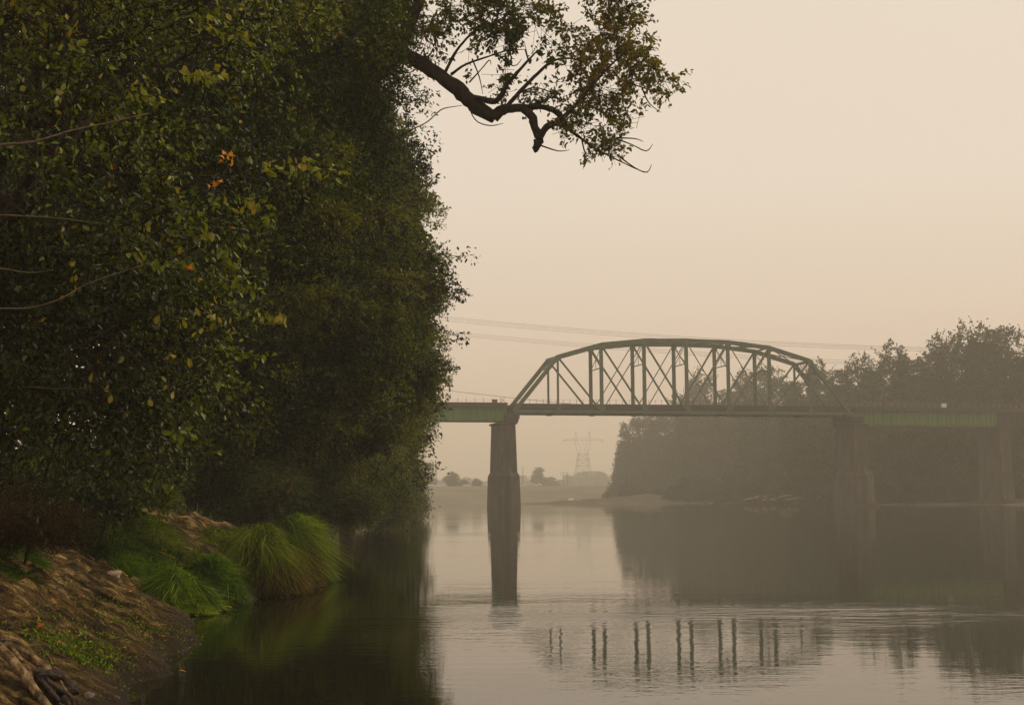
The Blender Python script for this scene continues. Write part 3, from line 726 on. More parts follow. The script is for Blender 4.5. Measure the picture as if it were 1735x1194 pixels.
limb('branch', [(794, 163), (812, 167, 31.8), (838, 172, 31.6), (850, 160, 31.5), (860, 142, 31.4), (872, 128, 31.3), (890, 108, 31.2), (912, 84, 31)], 32, [.07, .06, .065, .06, .045, .04, .03, .012], seed=11, par=lean)
limb('branch', [(755, 122), (770, 92, 32.3), (790, 66, 32.5), (816, 45, 32.8), (860, 33, 33), (900, 30, 33)], 32, [.04, .033, .028, .022, .015, .008], seed=12, par=lean)
limb('branch', [(765, 126), (790, 109, 31.7), (830, 95, 31.5), (860, 86, 31.4), (890, 84, 31.4)], 32, [.035, .026, .02, .014, .006], seed=13, par=lean)
tw = [[(796, 162), (798, 190), (810, 207), (832, 213), (853, 209)], [(640, 252), (690, 224), (722, 208), (738, 194), (752, 184), (783, 179)], [(1060, 140), (1090, 149), (1122, 161)],
      [(1088, 150), (1100, 175), (1120, 191)], [(1040, 234), (1070, 245), (1095, 256), (1106, 244)], [(1045, 262), (1075, 284), (1096, 292), (1104, 279)], [(868, 166), (900, 149), (930, 155), (945, 166)],
      [(795, 140), (815, 118), (829, 102), (832, 110)], [(800, 100), (812, 130), (818, 160)], [(890, 84), (896, 105), (888, 70)], [(840, 90), (870, 112), (884, 100)], [(716, 110), (704, 118), (690, 124), (674, 115)],
      [(915, 246), (945, 256), (965, 254)], [(986, 238), (992, 260), (1005, 270)], [(1044, 234), (1075, 235), (1090, 240)]]
for k, q in enumerate(tw): limb('twig', q, 32, [.022] + [.014] * (len(q) - 2) + [.006], seed=20 + k, n_=5, sub=3, par=lean)
E = [(863, 18, 78, 34), (766, 18, 60, 40), (731, 62, 40, 34), (716, 95, 24, 20), (856, 52, 42, 24), (929, 57, 52, 30), (1048, 12, 56, 34), (1043, 62, 66, 46), (998, 104, 62, 34), (1077, 112, 48, 30),
     (1122, 140, 32, 22), (1015, 156, 62, 36), (1066, 190, 24, 20), (998, 206, 58, 30), (1025, 240, 30, 24), (946, 218, 24, 14), (795, 95, 14, 16), (849, 150, 14, 14), (911, 163, 36, 12), (856, 115, 10, 8), (1040, -40, 80, 40), (780, -40, 160, 50)]
ells = [ell(a, b_, c * .96, d_ * .96, 32, .9) for a, b_, c, d_ in E]
cl = cloud(ells, 1500, 14, .34, .105, 5, near_bias=False, shell=(.1, 1.05), lump=.30, gap=.42, gapf=1.7, tint=(.05, .95), spread=.16, droop=.3, full=True, wr=.55)
crown_obj('crown', cl, M['leaf_branch'], lean); twigs_obj(cl, .9, .006, M['bark'], lean, 2)
ells = [ell(600, -10, 110, 120, 33, 2.0), ell(560, 120, 110, 110, 33, 1.6), ell(642, 55, 45, 60, 31.6, 1.0), ell(590, 250, 70, 90, 33, 1.4)]
cl = cloud(ells, 5200, 13, .38, .105, 6, lump=.3, tint=(.0, .9), spread=.16, cull=CULL, gap=.36, gapf=1.4)
crown_obj('crown', cl, M['leaf_mid'], lean)
local(lean)

# nearest tree: long yellowish sprays of larger leaves, frame left
ells = [ell(120, 60, 330, 200, 16, 2.0), ell(420, 20, 170, 120, 18, 1.6), ell(90, 330, 300, 210, 15, 1.9), ell(330, 330, 120, 170, 16.5, 1.2), ell(120, 560, 310, 150, 15, 1.7), ell(60, 720, 250, 110, 16, 1.4), ell(330, 560, 90, 110, 16.5, 1.0),
        ell(250, 700, 80, 60, 17, .9), ell(100, -250, 420, 230, 15, 3.5)]
root, cl = simple_tree('riverside_tree', 'nearest tree at far left with large yellowing leaves and pale bare branches', (-8.0, 17.5, nan), ells, 6200, 13, .44, .070, 41, M['leaf_near'], .16,
                       full=True, tint=(.0, .95), spread=.13, droop=.45, wr=.54, lump=.38, gap=.42, gapf=1.6, shell=(.35, 1.03), twf=.55)
def pl(q): return [at(*p) for p in q]
for k, (q, r, mt) in enumerate([([(-60, 250, 12.6), (0, 246, 12.6), (60, 240, 12.6), (112, 224, 12.7), (175, 210, 12.8), (252, 192, 13)], .013, 'bark_pale'),
                                ([(-60, 368, 13), (0, 365, 13), (90, 369, 13), (172, 379, 13.2)], .010, 'bark_pale'),
                                ([(-60, 526, 13), (0, 523, 13), (55, 521, 13), (105, 505, 13), (150, 480, 13.1), (240, 450, 13.3)], .009, 'bark_pale'),
                                ([(-60, 452, 13), (0, 455, 13), (50, 462, 13), (90, 457, 13)], .008, 'bark_pale'),
                                ([(20, 372, 14.2), (55, 340, 14.2), (100, 300, 14.2), (125, 240, 14.3), (160, 190, 14.4)], .055, 'bark'),
                                ([(180, 292, 13.2), (250, 295, 13.2), (340, 298, 13.4), (430, 302, 13.6)], .008, 'bark'),
                                ([(40, 655, 13), (130, 660, 13.2), (240, 658, 13.4)], .008, 'bark')]):
    P = pl(q); pp, rr = smooth_path(P, list(np.linspace(r * 1.3, r * .4, len(P))), 4, .2, k); mb = MB(); mb.tube(pp, rr, 7); mb.build('branch', M[mt], root, True)
# sprays that hang clear of the mass
sprays = [([(430, 302, 13.6), (470, 283, 13.6), (515, 276, 13.6), (560, 290, 13.7), (580, 300, 13.7)], 34, (.72, .95)), ([(385, 322, 13.6), (420, 340, 13.6), (450, 345, 13.7), (458, 372, 13.7)], 24, (.6, .92)),
          ([(300, 130, 13.4), (335, 128, 13.4), (375, 130, 13.4), (392, 138, 13.4)], 22, (.8, .95)), ([(210, 150, 13.4), (245, 160, 13.4), (270, 172, 13.4)], 22, (.8, .95)), ([(300, 40, 13.4), (340, 30, 13.4), (400, 60, 13.4), (430, 90, 13.5)], 26, (.6, .9)),
          ([(400, 520, 14), (440, 540, 14), (485, 546, 14)], 20, (.7, .9)), ([(350, 480, 14), (390, 470, 14), (450, 500, 14)], 24, (.6, .9)), ([(380, 590, 14), (410, 600, 14), (455, 598, 14)], 16, (.6, .85)), ([(360, 640, 14), (400, 650, 14), (425, 652, 14)], 14, (.5, .8)),
          ([(260, 720, 14), (300, 735, 14), (332, 742, 14)], 16, (.6, .85)), ([(560, 300, 20), (520, 250, 20), (470, 260, 20)], 12, (.3, .7)), ([(300, 390, 13.5), (350, 400, 13.5), (400, 440, 13.6)], 30, (.6, .92)), ([(200, 420, 13.5), (260, 440, 13.5), (320, 450, 13.6)], 30, (.6, .95)),
          ([(350, 200, 14), (390, 230, 14), (420, 250, 14)], 18, (.3, .8)), ([(430, 60, 15), (460, 80, 15), (440, 110, 15)], 18, (.3, .8))]
acc = None
for k, (q, nl, tn) in enumerate(sprays):
    P, rr = smooth_path(pl(q), [.005] * len(q), 3, .3, k); mb = MB(); mb.tube(P, [r_ * (1 - .7 * i / len(P)) for i, r_ in enumerate(rr)], 4); mb.build('twig', M['bark'], root)
    sg = sprig(P, .005, nl, .085, 90 + k, tn, .03, .45, .55, True); acc = sg if acc is None else join_cloud(acc, sg)
crown_obj('hanging_sprays', acc, M['leaf_near'], root)
# the large leaves one can pick out: each a part
def single_leaf_mesh(name, mat, L, W, tint_v, lobed=False):
    if lobed:   # a maple-like leaf
        ang = [-90, -40, -20, 5, 25, 50, 70, 90, 110, 130, 155, 175, 200, 220]; rad = [.1, .55, .3, .9, .4, .62, .45, 1.0, .45, .62, .4, .9, .3, .55]
        V = [(0, 0, 0.0)] + [(r_ * W * .6 * math.cos(R(a)), L * .35 + r_ * L * .6 * math.sin(R(a)), -.12 * r_ * W) for a, r_ in zip(ang, rad)]
        V[0] = (0, L * .35, .0); n_ = len(ang); Fs = [(0, 1 + i, 1 + (i + 1) % n_) for i in range(n_)]
    else:
        V = [(0, 0, 0), (W * .42, L * .28, .06 * L), (W * .5, L * .5, .05 * L), (W * .28, L * .8, 0), (0, L, -.12 * L), (-W * .28, L * .8, 0), (-W * .5, L * .5, .05 * L), (-W * .42, L * .28, .06 * L), (0, L * .5, -.02 * L)]
        Fs = [(8, i, i + 1) for i in range(0, 7)] + [(8, 7, 0)]
    me = bpy.data.meshes.new(name); me.from_pydata(V, [], Fs); me.materials.append(mat); me.update()
    a = me.attributes.new('tint', 'FLOAT', 'POINT'); a.data.foreach_set('value', [tint_v] * len(V)); return me
g = random.Random(8)
lm_o = [single_leaf_mesh('leaf', M['leaf_orange'], .095, .085, v, True) for v in (.1, .5, .8)]
lm_y = [single_leaf_mesh('leaf', M['leaf_yellow'], .09, .05, v) for v in (.0, .4, .8)]
def put_leaf(me, P, par, s=1.0):
    o = link('leaf', me, None, par); o.location = P; o.rotation_euler = (g.uniform(.6, 2.2), g.uniform(-.8, .8), g.uniform(0, 6.28)); o.scale = (s, s, s); return o
for (cx, cy, sx, sy, k, meshes) in [(382, 273, 14, 9, 7, lm_o), (364, 320, 10, 9, 4, lm_o), (335, 472, 8, 5, 1, lm_o), (315, 458, 7, 4, 1, lm_o), (215, 700, 8, 5, 1, lm_o), (62, 545, 4, 4, 2, lm_o), (190, 290, 8, 5, 1, lm_o),
                                    (505, 285, 50, 12, 14, lm_y), (345, 133, 45, 10, 14, lm_y), (245, 160, 40, 12, 14, lm_y), (420, 350, 30, 22, 10, lm_y), (100, 50, 110, 45, 14, lm_y), (60, 180, 70, 50, 12, lm_y),
                                    (160, 100, 80, 60, 10, lm_y), (380, 40, 50, 40, 10, lm_y), (250, 400, 120, 60, 22, lm_y), (330, 560, 70, 60, 16, lm_y), (470, 546, 22, 5, 8, lm_y), (210, 640, 100, 60, 14, lm_y), (120, 480, 90, 60, 12, lm_y)]:
    for _ in range(k):
        put_leaf(g.choice(meshes), tuple(at(cx + g.gauss(0, 1) * sx * .6, cy + g.gauss(0, 1) * sy * .6, g.uniform(13.2, 14.0))), root, g.uniform(.7, 1.15))
inv = Matrix.Translation(-root.location)
for ch in root.children: ch.matrix_parent_inverse = inv

# dense riverside trees of the left bank
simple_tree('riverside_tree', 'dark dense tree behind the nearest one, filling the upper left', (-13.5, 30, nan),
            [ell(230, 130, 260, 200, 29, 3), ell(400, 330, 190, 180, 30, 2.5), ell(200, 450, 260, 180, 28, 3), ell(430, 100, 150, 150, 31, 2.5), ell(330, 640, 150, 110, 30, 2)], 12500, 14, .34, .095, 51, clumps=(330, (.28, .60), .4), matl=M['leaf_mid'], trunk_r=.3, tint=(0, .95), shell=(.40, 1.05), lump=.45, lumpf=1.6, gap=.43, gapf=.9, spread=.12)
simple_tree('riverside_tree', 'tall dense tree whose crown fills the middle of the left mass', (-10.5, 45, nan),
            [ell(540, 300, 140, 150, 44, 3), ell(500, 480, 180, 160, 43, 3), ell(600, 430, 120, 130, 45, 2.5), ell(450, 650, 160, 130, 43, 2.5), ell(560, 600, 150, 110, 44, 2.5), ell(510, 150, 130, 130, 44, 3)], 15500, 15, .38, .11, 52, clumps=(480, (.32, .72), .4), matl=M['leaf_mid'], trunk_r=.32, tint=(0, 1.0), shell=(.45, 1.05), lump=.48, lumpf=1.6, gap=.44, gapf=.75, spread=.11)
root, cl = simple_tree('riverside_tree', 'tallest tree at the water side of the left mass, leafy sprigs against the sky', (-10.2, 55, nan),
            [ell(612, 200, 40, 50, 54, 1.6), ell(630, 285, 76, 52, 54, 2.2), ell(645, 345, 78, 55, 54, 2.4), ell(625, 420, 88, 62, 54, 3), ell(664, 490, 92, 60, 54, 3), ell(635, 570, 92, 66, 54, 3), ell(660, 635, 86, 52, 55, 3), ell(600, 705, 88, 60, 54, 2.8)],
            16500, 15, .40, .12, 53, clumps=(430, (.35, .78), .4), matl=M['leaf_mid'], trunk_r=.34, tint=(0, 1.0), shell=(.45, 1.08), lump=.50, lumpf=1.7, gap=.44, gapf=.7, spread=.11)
acc = None
for k, (q, nl) in enumerate([([(700, 330), (725, 338), (748, 350)], 26), ([(690, 345), (715, 352), (735, 356)], 20), ([(720, 425), (760, 432), (780, 434), (806, 431)], 40), ([(725, 440), (750, 455), (778, 466)], 34), ([(720, 470), (745, 485), (776, 506)], 46), ([(735, 565), (765, 576), (797, 573)], 30),
                          ([(710, 525), (740, 520), (752, 508)], 22), ([(700, 240), (722, 250), (736, 262)], 24), ([(700, 300), (725, 305), (742, 298)], 24), ([(680, 210), (705, 212), (722, 225)], 20), ([(700, 395), (720, 402), (728, 408)], 20), ([(720, 600), (742, 606), (752, 600)], 24), ([(715, 540), (738, 548), (750, 556)], 26), ([(700, 735), (720, 745), (732, 738)], 16), ([(690, 650), (715, 655), (740, 662)], 30)]):
    P, rr = smooth_path([at(*p_, 53) for p_ in q], [.016] * len(q), 3, .3, k); mb = MB(); mb.tube(P, [r_ * (1 - .7 * i / len(P)) for i, r_ in enumerate(rr)], 4)
    o = mb.build('twig', M['bark'], root); o.matrix_parent_inverse = Matrix.Translation(-root.location)
    sg = sprig(P, .01, int(nl * 2.2), .17, 190 + k, (.1, .8), .13, .25, .5); acc = sg if acc is None else join_cloud(acc, sg)
o = crown_obj('hanging_sprays', acc, M['leaf_mid'], root); o.matrix_parent_inverse = Matrix.Translation(-root.location)
simple_tree('riverside_tree', 'tree at the water edge behind the tallest, slightly veiled by haze', (-12.8, 74, nan),
            [ell(696, 595, 38, 50, 74, 2), ell(650, 700, 58, 80, 74, 3), ell(704, 640, 26, 46, 74, 2), ell(610, 740, 80, 80, 72, 3)], 6500, 14, .6, .13, 54, clumps=(150, (.5, 1.0), .4), matl=M['leaf_pale'], trunk_r=.25, tint=(0, .9), lump=.48, lumpf=1.6, gap=.42, gapf=.6, spread=.12)
simple_tree('riverside_tree', 'pale hazy tree drooping over the water at the end of left bank', (-15.0, 112, nan),
            [ell(668, 780, 36, 62, 112, 3), ell(640, 820, 60, 46, 110, 3), ell(690, 825, 18, 34, 112, 2), ell(690, 720, 26, 40, 112, 2), ell(600, 790, 60, 70, 108, 3)], 5200, 13, .8, .18, 55, clumps=(90, (.7, 1.3), .4), matl=M['leaf_pale'], trunk_r=.2, tint=(.05, 1), lump=.45, lumpf=1.6, gap=.40, gapf=.5, spread=.12)
simple_tree('riverside_tree', 'lowest overhanging tree with pale green leaves behind the grassy point', (-10.5, 62, nan),
            [ell(560, 770, 120, 70, 62, 3), ell(480, 780, 110, 60, 58, 2.5), ell(600, 830, 70, 40, 66, 2.5), ell(520, 720, 110, 50, 60, 2.5)], 7500, 13, .5, .12, 56, clumps=(190, (.4, .8), .4), matl=M['leaf_pale'], trunk_r=.18, tint=(0, .9), lump=.45, lumpf=1.6, gap=.40, gapf=.8, spread=.12)
for i, (cx, cy, rx, ry, D, lab) in enumerate([(330, 790, 90, 60, 46, 'dark bush behind the grassy slope, left of the sandy path'), (430, 820, 80, 34, 50, 'low olive bush just above the sandy path'), (150, 815, 130, 60, 27, 'shadowy bush at the top of the sandy bank'),
                                              (560, 848, 80, 34, 60, 'low leafy bush above the overhanging grass point'), (640, 850, 52, 30, 92, 'low bush hanging over the waterline rocks'),
                                              (470, 800, 90, 60, 55, 'dark leafy bush between path and overhanging grass'), (260, 850, 90, 50, 52, 'dim bush at the crest behind the long grass'), (680, 848, 26, 26, 135, 'farthest small bush at the left bank waterline'), (380, 838, 60, 28, 56, 'dim bush directly behind the sandy path'), (30, 868, 110, 46, 20, 'dull brown withered bush at the left frame edge above the sand')]):
    w = at(cx, cy, D); mt = M['grass_brown'] if 'withered' in lab else M['leaf_mid'] if i in (0, 2, 5, 6, 9) else M['leaf_pale']
    simple_tree('riverside_bush', lab, (w[0], w[1], nan), [ell(cx, cy, rx, ry, D, 1.6), ell(cx + rx * .4, cy + ry * .3, rx * .6, ry * .6, D - 1, 1.2)], (5200 if 'withered' in lab else 2600), 12, .42 * D / 40, (.030 if 'withered' in lab else .09) * max(1, D / 55), 60 + i, mt, .05, cat='bush', tint=(0, .35 if 'withered' in lab else .9), spread=.13, lump=.42, gap=.36, gapf=1.0)
# coarse trees standing deeper in the wood
for i, (cx, D, lab) in enumerate([(60, 48, 'dark tree deep in the wood at far left'), (300, 62, 'dark tree deep in the wood behind the nearest sprays'), (480, 72, 'dark tree deep in the wood behind the dense crown'), (590, 88, 'dark tree deep in the wood behind the leaning tree')]):
    w = at(cx, 600, D); k = F / D
    simple_tree('woodland_tree', lab, (w[0], w[1], nan), [ell(cx, 150, 150, 260, D, 4), ell(cx - 40, 480, 150, 220, D, 4), ell(cx + 10, 720, 140, 140, D, 4), ell(cx, -60, 110, 160, D, 4)],
                3600, 12, 1.0, .26, 70 + i, M['leaf_mid'], .4, tint=(0, .5), twf=0, shell=(.3, 1.0))

for k, q in enumerate([[(470, 860), (490, 760), (520, 650), (560, 560), (620, 500)], [(500, 780), (560, 720), (620, 690), (680, 670)], [(520, 650), (500, 520), (520, 400), (560, 300)], [(540, 420), (600, 370), (660, 345)], [(330, 840), (350, 760), (390, 700), (450, 660), (520, 640)]]):
    P = [at(a_, b_, 50.3 if k else 50.6) for a_, b_ in q]; pp, rr = smooth_path(P, list(np.linspace(.14, .03, len(P))), 5, .22, 30 + k); mb = MB(); mb.tube(pp, rr, 7)
    o = mb.build('limb', M['bark'], root, True); o.matrix_parent_inverse = Matrix.Translation(-root.location)

# fallen dead branch, pale, among the low bushes
mb = MB(); P, rr = smooth_path([at(486, 836, 44), at(494, 822, 44), at(503, 808, 44)], [.05, .04, .02], 4, .2, 3); mb.tube(P, rr, 6)
P, rr = smooth_path([at(494, 822, 44), at(489, 812, 43.8), at(484, 818, 43.6)], [.035, .03, .02], 4, .2, 3); mb.tube(P, rr, 6)
tag(mb.build('dead_branch', M['bark_pale'], None, True), 'bleached forked dead branch hanging in the bushes above the path', 'branch')

# ------------------------------------------------------------------ grass
def tussock(name, label, c, rx, ry, h, n, L, mat, seed, flow=(0, 0), up=.8, grav=.9, w=.006, tint=(0, 1), zmin=.02, cat='grass tussock', grp='grass tussocks along the bank', parent=None):
    g = rngs(seed); a = g.uniform(0, 2 * math.pi, n); r = np.sqrt(g.random(n))
    nt = max(12, n // 170); ta = g.uniform(0, 2 * math.pi, nt); tr = np.sqrt(g.random(nt)); ti = g.integers(0, nt, n)
    dx = g.normal(size=n) * .11; dy = g.normal(size=n) * .11; ox = np.cos(ta[ti]) * tr[ti] + dx; oy = np.sin(ta[ti]) * tr[ti] + dy; r = np.minimum(1, np.hypot(ox, oy))
    tdir = g.normal(size=(nt, 3)) * .34; tlen = g.uniform(.55, 1.15, nt); ttin = g.normal(size=nt) * .17; bend = g.normal(size=(n, 2)) * .28 + (g.normal(size=(nt, 2)) * .25)[ti]
    base = np.stack([c[0] + ox * rx, c[1] + oy * ry, np.zeros(n)], -1)
    gz = z_left(base[:, 0], base[:, 1])
    base[:, 2] = np.maximum(gz - .04, zmin) + h * (1 - r ** 2)
    clump = fbm(base * 2.2, seed, 2)
    flow = (flow[0] * .45, flow[1] * .45); d = unit(np.stack([ox * .42 + dx * 4.2 + flow[0], oy * .42 + dy * 4.2 + flow[1], np.full(n, up)], -1) + tdir[ti] + g.normal(size=(n, 3)) * .30)
    Lb = L * .74 * g.uniform(.35, 1.15, n) * (.5 + .95 * clump) * tlen[ti]
    side = unit(np.cross(d, g.normal(size=(n, 3)) * .5 + np.array((0, -1, .2))))
    V = []; K = 5
    for k in range(K):
        t = k / (K - 1); p = base + d * (Lb * t)[:, None]
        p[:, 2] -= grav * Lb * t ** 2; p[:, 0] += (flow[0] * .35 + bend[:, 0]) * Lb * t ** 2; p[:, 1] += (flow[1] * .35 + bend[:, 1]) * Lb * t ** 2
        if k:
            wetb = p[:, 2] < zmin; p[wetb] = prev[wetb] + np.array((0, 0, -.004))
        prev = p.copy()
        ww = (w * (1 - t) ** .7 + .0006)
        V += [p - side * ww, p + side * ww] if k < K - 1 else [p]
    nv = 2 * (K - 1) + 1; V = np.stack(V, 1).reshape(-1, 3); i = np.arange(n)[:, None] * nv
    q = [np.concatenate([i + 2 * k, i + 2 * k + 1, i + 2 * k + 3, i + 2 * k + 2], 1) for k in range(K - 2)]
    k = K - 2; q.append(np.concatenate([i + 2 * k, i + 2 * k + 1, i + 2 * k + 2, i + 2 * k + 2], 1))
    Q = np.concatenate(q[:-1]); 
    tn = tint[0] + (tint[1] - tint[0]) * np.clip(g.random(n) ** 1.3 * .8 + (clump - .5) * 1.1 + .12 + ttin[ti], 0, 1)
    # tip triangles as thin quads closing on a doubled point
    tip = q[-1]; V2 = np.concatenate([V, V[tip[:, 2]] + np.array((0, 0, .0008))]); tip = tip.copy(); tip[:, 3] = len(V) + np.arange(n)
    me = mesh_np(name, V2, np.concatenate([Q, tip]), mat, np.concatenate([np.repeat(tn, nv), tn]))
    if parent is not None:
        o = link('blades', me, None, parent); o.matrix_parent_inverse = Matrix.Translation(-parent.location); tag(o, kind='stuff'); return o
    root = empty(name, (c[0], c[1], float(z_left(np.array([c[0]]), np.array([c[1]]), False)[0]))); tag(root, label, cat, grp)
    o = link('blades', me, None, root); o.matrix_parent_inverse = Matrix.Translation(-root.location); tag(o, kind='stuff')
    return root
fl = (.75, -.35)
tussock('grass_tussock', 'bright green round tussock drooping to the water, nearest the camera', (-5.95, 25.9), .5, .6, .55, 6500, .85, M['grass_green'], 1, (.30, -.20), .75, 1.0, .008)
tussock('grass_tussock', 'green tussock just behind the round bright one', (-5.9, 28.3), .55, .85, .6, 5500, .9, M['grass_green'], 2, (.3, -.2), .75, .9, .0095, (.0, .8))
t3 = tussock('grass_tussock', 'large shaggy tussock with brown hanging blades at the point', (-5.45, 31.3), .55, .95, 1.15, 7500, 1.1, M['grass_olive'], 3, (.4, -.4), .75, 1.25, .008)
tussock('grass_tussock', None, (-5.2, 31.0), .55, 1.0, .75, 6500, 1.0, M['grass_brown'], 4, (.5, -.6), .35, 1.3, .0095, parent=t3)
t4 = tussock('grass_tussock', 'shaggy olive tussock in the middle of the grassy point', (-5.35, 34.0), .55, 1.1, 1.15, 6000, 1.1, M['grass_olive'], 5, (.45, -.35), .7, 1.1, .008)
tussock('grass_tussock', None, (-5.15, 33.6), .5, .9, .75, 4500, 1.0, M['grass_brown'], 6, (.5, -.5), .35, 1.3, .0095, parent=t4)
tussock('grass_tussock', 'green tussock at the tip of the grassy point touching the water', (-5.3, 36.4), .5, .9, 1.0, 6500, 1.0, M['grass_green'], 7, (.35, -.3), .75, .95, .0095, (.15, 1))
tussock('grass_tussock', 'low dark green tussock at the water beside the point tip', (-4.85, 35.6), .35, .5, .1, 2600, .6, M['grass_green'], 8, (.4, -.3), .5, .9, .006, (0, .6))
tussock('grass_tussock', 'upper olive grass between the sandy path and the point', (-6.5, 33.8), .75, 1.6, .2, 6500, .75, M['grass_olive'], 9, (.2, -.3), .9, .8, .006, (.1, 1))
tussock('grass_tussock', 'long grass slope beside the sandy path, upper left of bank', (-8.2, 29.5), 1.3, 2.2, .45, 12000, .85, M['grass_olive'], 10, (.35, -.45), .8, .9, .006, (.0, .9))
tussock('grass_tussock', 'green fringe of grass along the foot of the long slope', (-7.3, 27.5), .8, 1.1, .25, 5500, .6, M['grass_green'], 11, (.3, -.5), .7, .9, .0095, (0, .7))
tussock('grass_tussock', 'dark green grass patch on the sandy slope near the left edge', (-7.35, 21.0), .5, .7, .12, 3000, .42, M['grass_green'], 12, (.2, -.3), .8, .8, .005, (0, .6))
tussock('grass_tussock', 'shaded grass at the left frame edge above the sand', (-7.0, 18.5), .7, .9, .12, 3600, .42, M['grass_green'], 13, (.2, -.3), .8, .8, .005, (0, .5))
tussock('grass_tussock', 'dry brown grass at the top of the sandy slope', (-8.6, 22.5), 1.1, 1.3, .25, 5000, .55, M['grass_brown'], 14, (.3, -.3), .8, .9, .005)
# small weeds on the sand
def weeds(name, cx, cy, D, rx, ry, n, ll, mat, seed, tint):
    g = rngs(seed); x = cx + g.normal(size=n) * rx; y = cy + g.normal(size=n) * ry
    z = z_left(x, y); C = np.stack([x, y, z + .005 + .05 * g.random(n) ** 2], -1)
    d = unit(g.normal(size=(n, 3)) + np.array((0, 0, .7))); L = ll * g.uniform(.5, 1.4, n)
    o = link(name, leaves_mesh(name, C, d, unit(g.normal(size=(n, 3)) + np.array((0, 0, 1.0))), L, L * .4, g.uniform(*tint, n), mat), None)
    tag(o, kind='stuff'); return o
o = weeds('ground_weeds', -4.85, 16.0, 16, .28, .55, 1500, .05, M['grass_green'], 3, (.1, 1))
tag(o, 'low green weeds growing on the dark sand near the driftwood', 'weeds')
o = weeds('ground_weeds', -5.2, 19.5, 19, .45, .9, 1300, .045, M['grass_olive'], 4, (.1, 1))
tag(o, 'olive weeds scattered up the middle of the sandy slope', 'weeds')
o = weeds('leaf_litter', -5.6, 19.0, 19, 1.0, 3.6, 1900, .035, M['grass_brown'], 5, (.2, 1)); tag(o, 'small dry leaves and bits littering the sandy bank', 'leaf litter')
g = rngs(55); n_ = 2600; y = 9 + 19 * g.random(n_); x = np.interp(y, [p[1] for p in LEFT[1:20]], [p[0] for p in LEFT[1:20]]) - g.normal(size=n_) * .16 - .05 - 2.5 * (g.random(n_) < .3) * g.random(n_)
z = z_left(x, y); k = z > -.03; x, y, z = x[k], y[k], z[k]; n_ = len(x); r_ = .004 + .016 * g.random(n_) ** 5
cube = np.array([(-1, -1, -1), (1, -1, -1), (1, 1, -1), (-1, 1, -1), (-.7, -.7, .8), (.8, -.7, .7), (.7, .7, .8), (-.7, .8, .7)]) * np.array((1, .8, .6))
V = (cube[None] * (1 + .35 * g.normal(size=(n_, 8, 3)) * .5)) * r_[:, None, None] + np.stack([x, y, z + r_ * .2], -1)[:, None]
fc = np.array([(4, 5, 6, 7), (0, 1, 5, 4), (1, 2, 6, 5), (2, 3, 7, 6), (3, 0, 4, 7)]); Fc = (np.arange(n_)[:, None, None] * 8 + fc[None]).reshape(-1, 4)
tag(link('pebbles', mesh_np('pebbles', V.reshape(-1, 3), Fc, M['mud_stone'])), 'small pebbles and grit along the waterline of the bank', 'pebbles', kind='stuff')
# scattered short grass above the bank, so that no bare ground shows under the trees
g = rngs(77); n_ = 34000
x = -6.3 - 12 * g.random(n_) ** 1.3; y = 12 + 46 * g.random(n_); k = (fbm(np.stack([x, y, y * 0], -1) * .5, 4, 3) > .46) & ~((np.abs(x + 7.3) < .5) & (np.abs(y - 34.5) < 5))
k &= (sdist(x, y, LEFT) > np.where(y > 27, .8, 3.2)); x, y = x[k], y[k]; n_ = len(x)
C = np.stack([x, y, z_left(x, y)], -1); d = unit(g.normal(size=(n_, 3)) * .45 + np.array((0, 0, 1.0))); L = g.uniform(.12, .42, n_)
o = link('undergrowth_grass', leaves_mesh('undergrowth_grass', C, d, unit(g.normal(size=(n_, 3)) + np.array((0, -1.0, .3))), L, L * .09, g.random(n_) * .8, M['grass_olive']), None)
tag(o, 'dim grass covering the ground under the left trees', 'grass', kind='stuff')

# ------------------------------------------------------------------ bank things
def on_bank(px, py, D0=10, D1=60):
    """where the sight line meets the bank"""
    Ds = np.linspace(D0, D1, 1500); d = ray(px, py); P = CAM + d[None] * (Ds / d[1])[:, None]
    z = np.maximum(z_left(P[:, 0], P[:, 1]), 0); k = np.argmax(P[:, 2] < z)
    return P[k] if (P[:, 2] < z).any() else P[-1]
def rock(name, label, P, r, seed, mat, sq=(1, .8, .6), cat='rock', grp=None):
    import bmesh
    bm = bmesh.new(); bmesh.ops.create_icosphere(bm, subdivisions=3, radius=1)
    V = np.array([v.co[:] for v in bm.verts]); f = .5 + 1.0 * fbm(V * 1.5 + seed * 3.1, seed, 4)
    for v, k in zip(bm.verts, f): v.co = Vector((v.co.x * k * r * sq[0], v.co.y * k * r * sq[1], v.co.z * k * r * sq[2]))
    me = bpy.data.meshes.new(name); bm.to_mesh(me); bm.free(); me.materials.append(mat); me.shade_smooth()
    o = link(name, me); o.location = P; o.rotation_euler = (0, .1, seed); tag(o, label, cat, grp); return o
P = on_bank(191, 976); rock('rock', 'pale cream rock lying alone on the sandy slope', (P[0], P[1], P[2] + .03), .17, 3, M['rock_pale'], (1, .7, .5))
P = on_bank(150, 1181); rock('rock', 'small brown stone at the water beside the driftwood root', (P[0], P[1], P[2] + .01), .07, 5, M['rock_grey'])
for k, (px, py, D, r, lab) in enumerate([(628, 876, 108, .55, 'brown rock at the left bank waterline, left of the pale pair'), (641, 874, 112, .5, 'paler rock at the waterline under the hazy drooping tree'), (652, 876, 118, .28, 'small rock at the waterline right of the pale one'),
                                        (606, 880, 98, .45, 'dark rock at the waterline just beyond the grassy point'), (668, 873, 150, .4, 'farthest small rock at the left bank waterline')]):
    P = at(px, py, D); rock('rock', lab, (P[0], P[1], max(.08, P[2])), r, 11 + k, M['rock_grey'], grp='rocks at the left waterline')
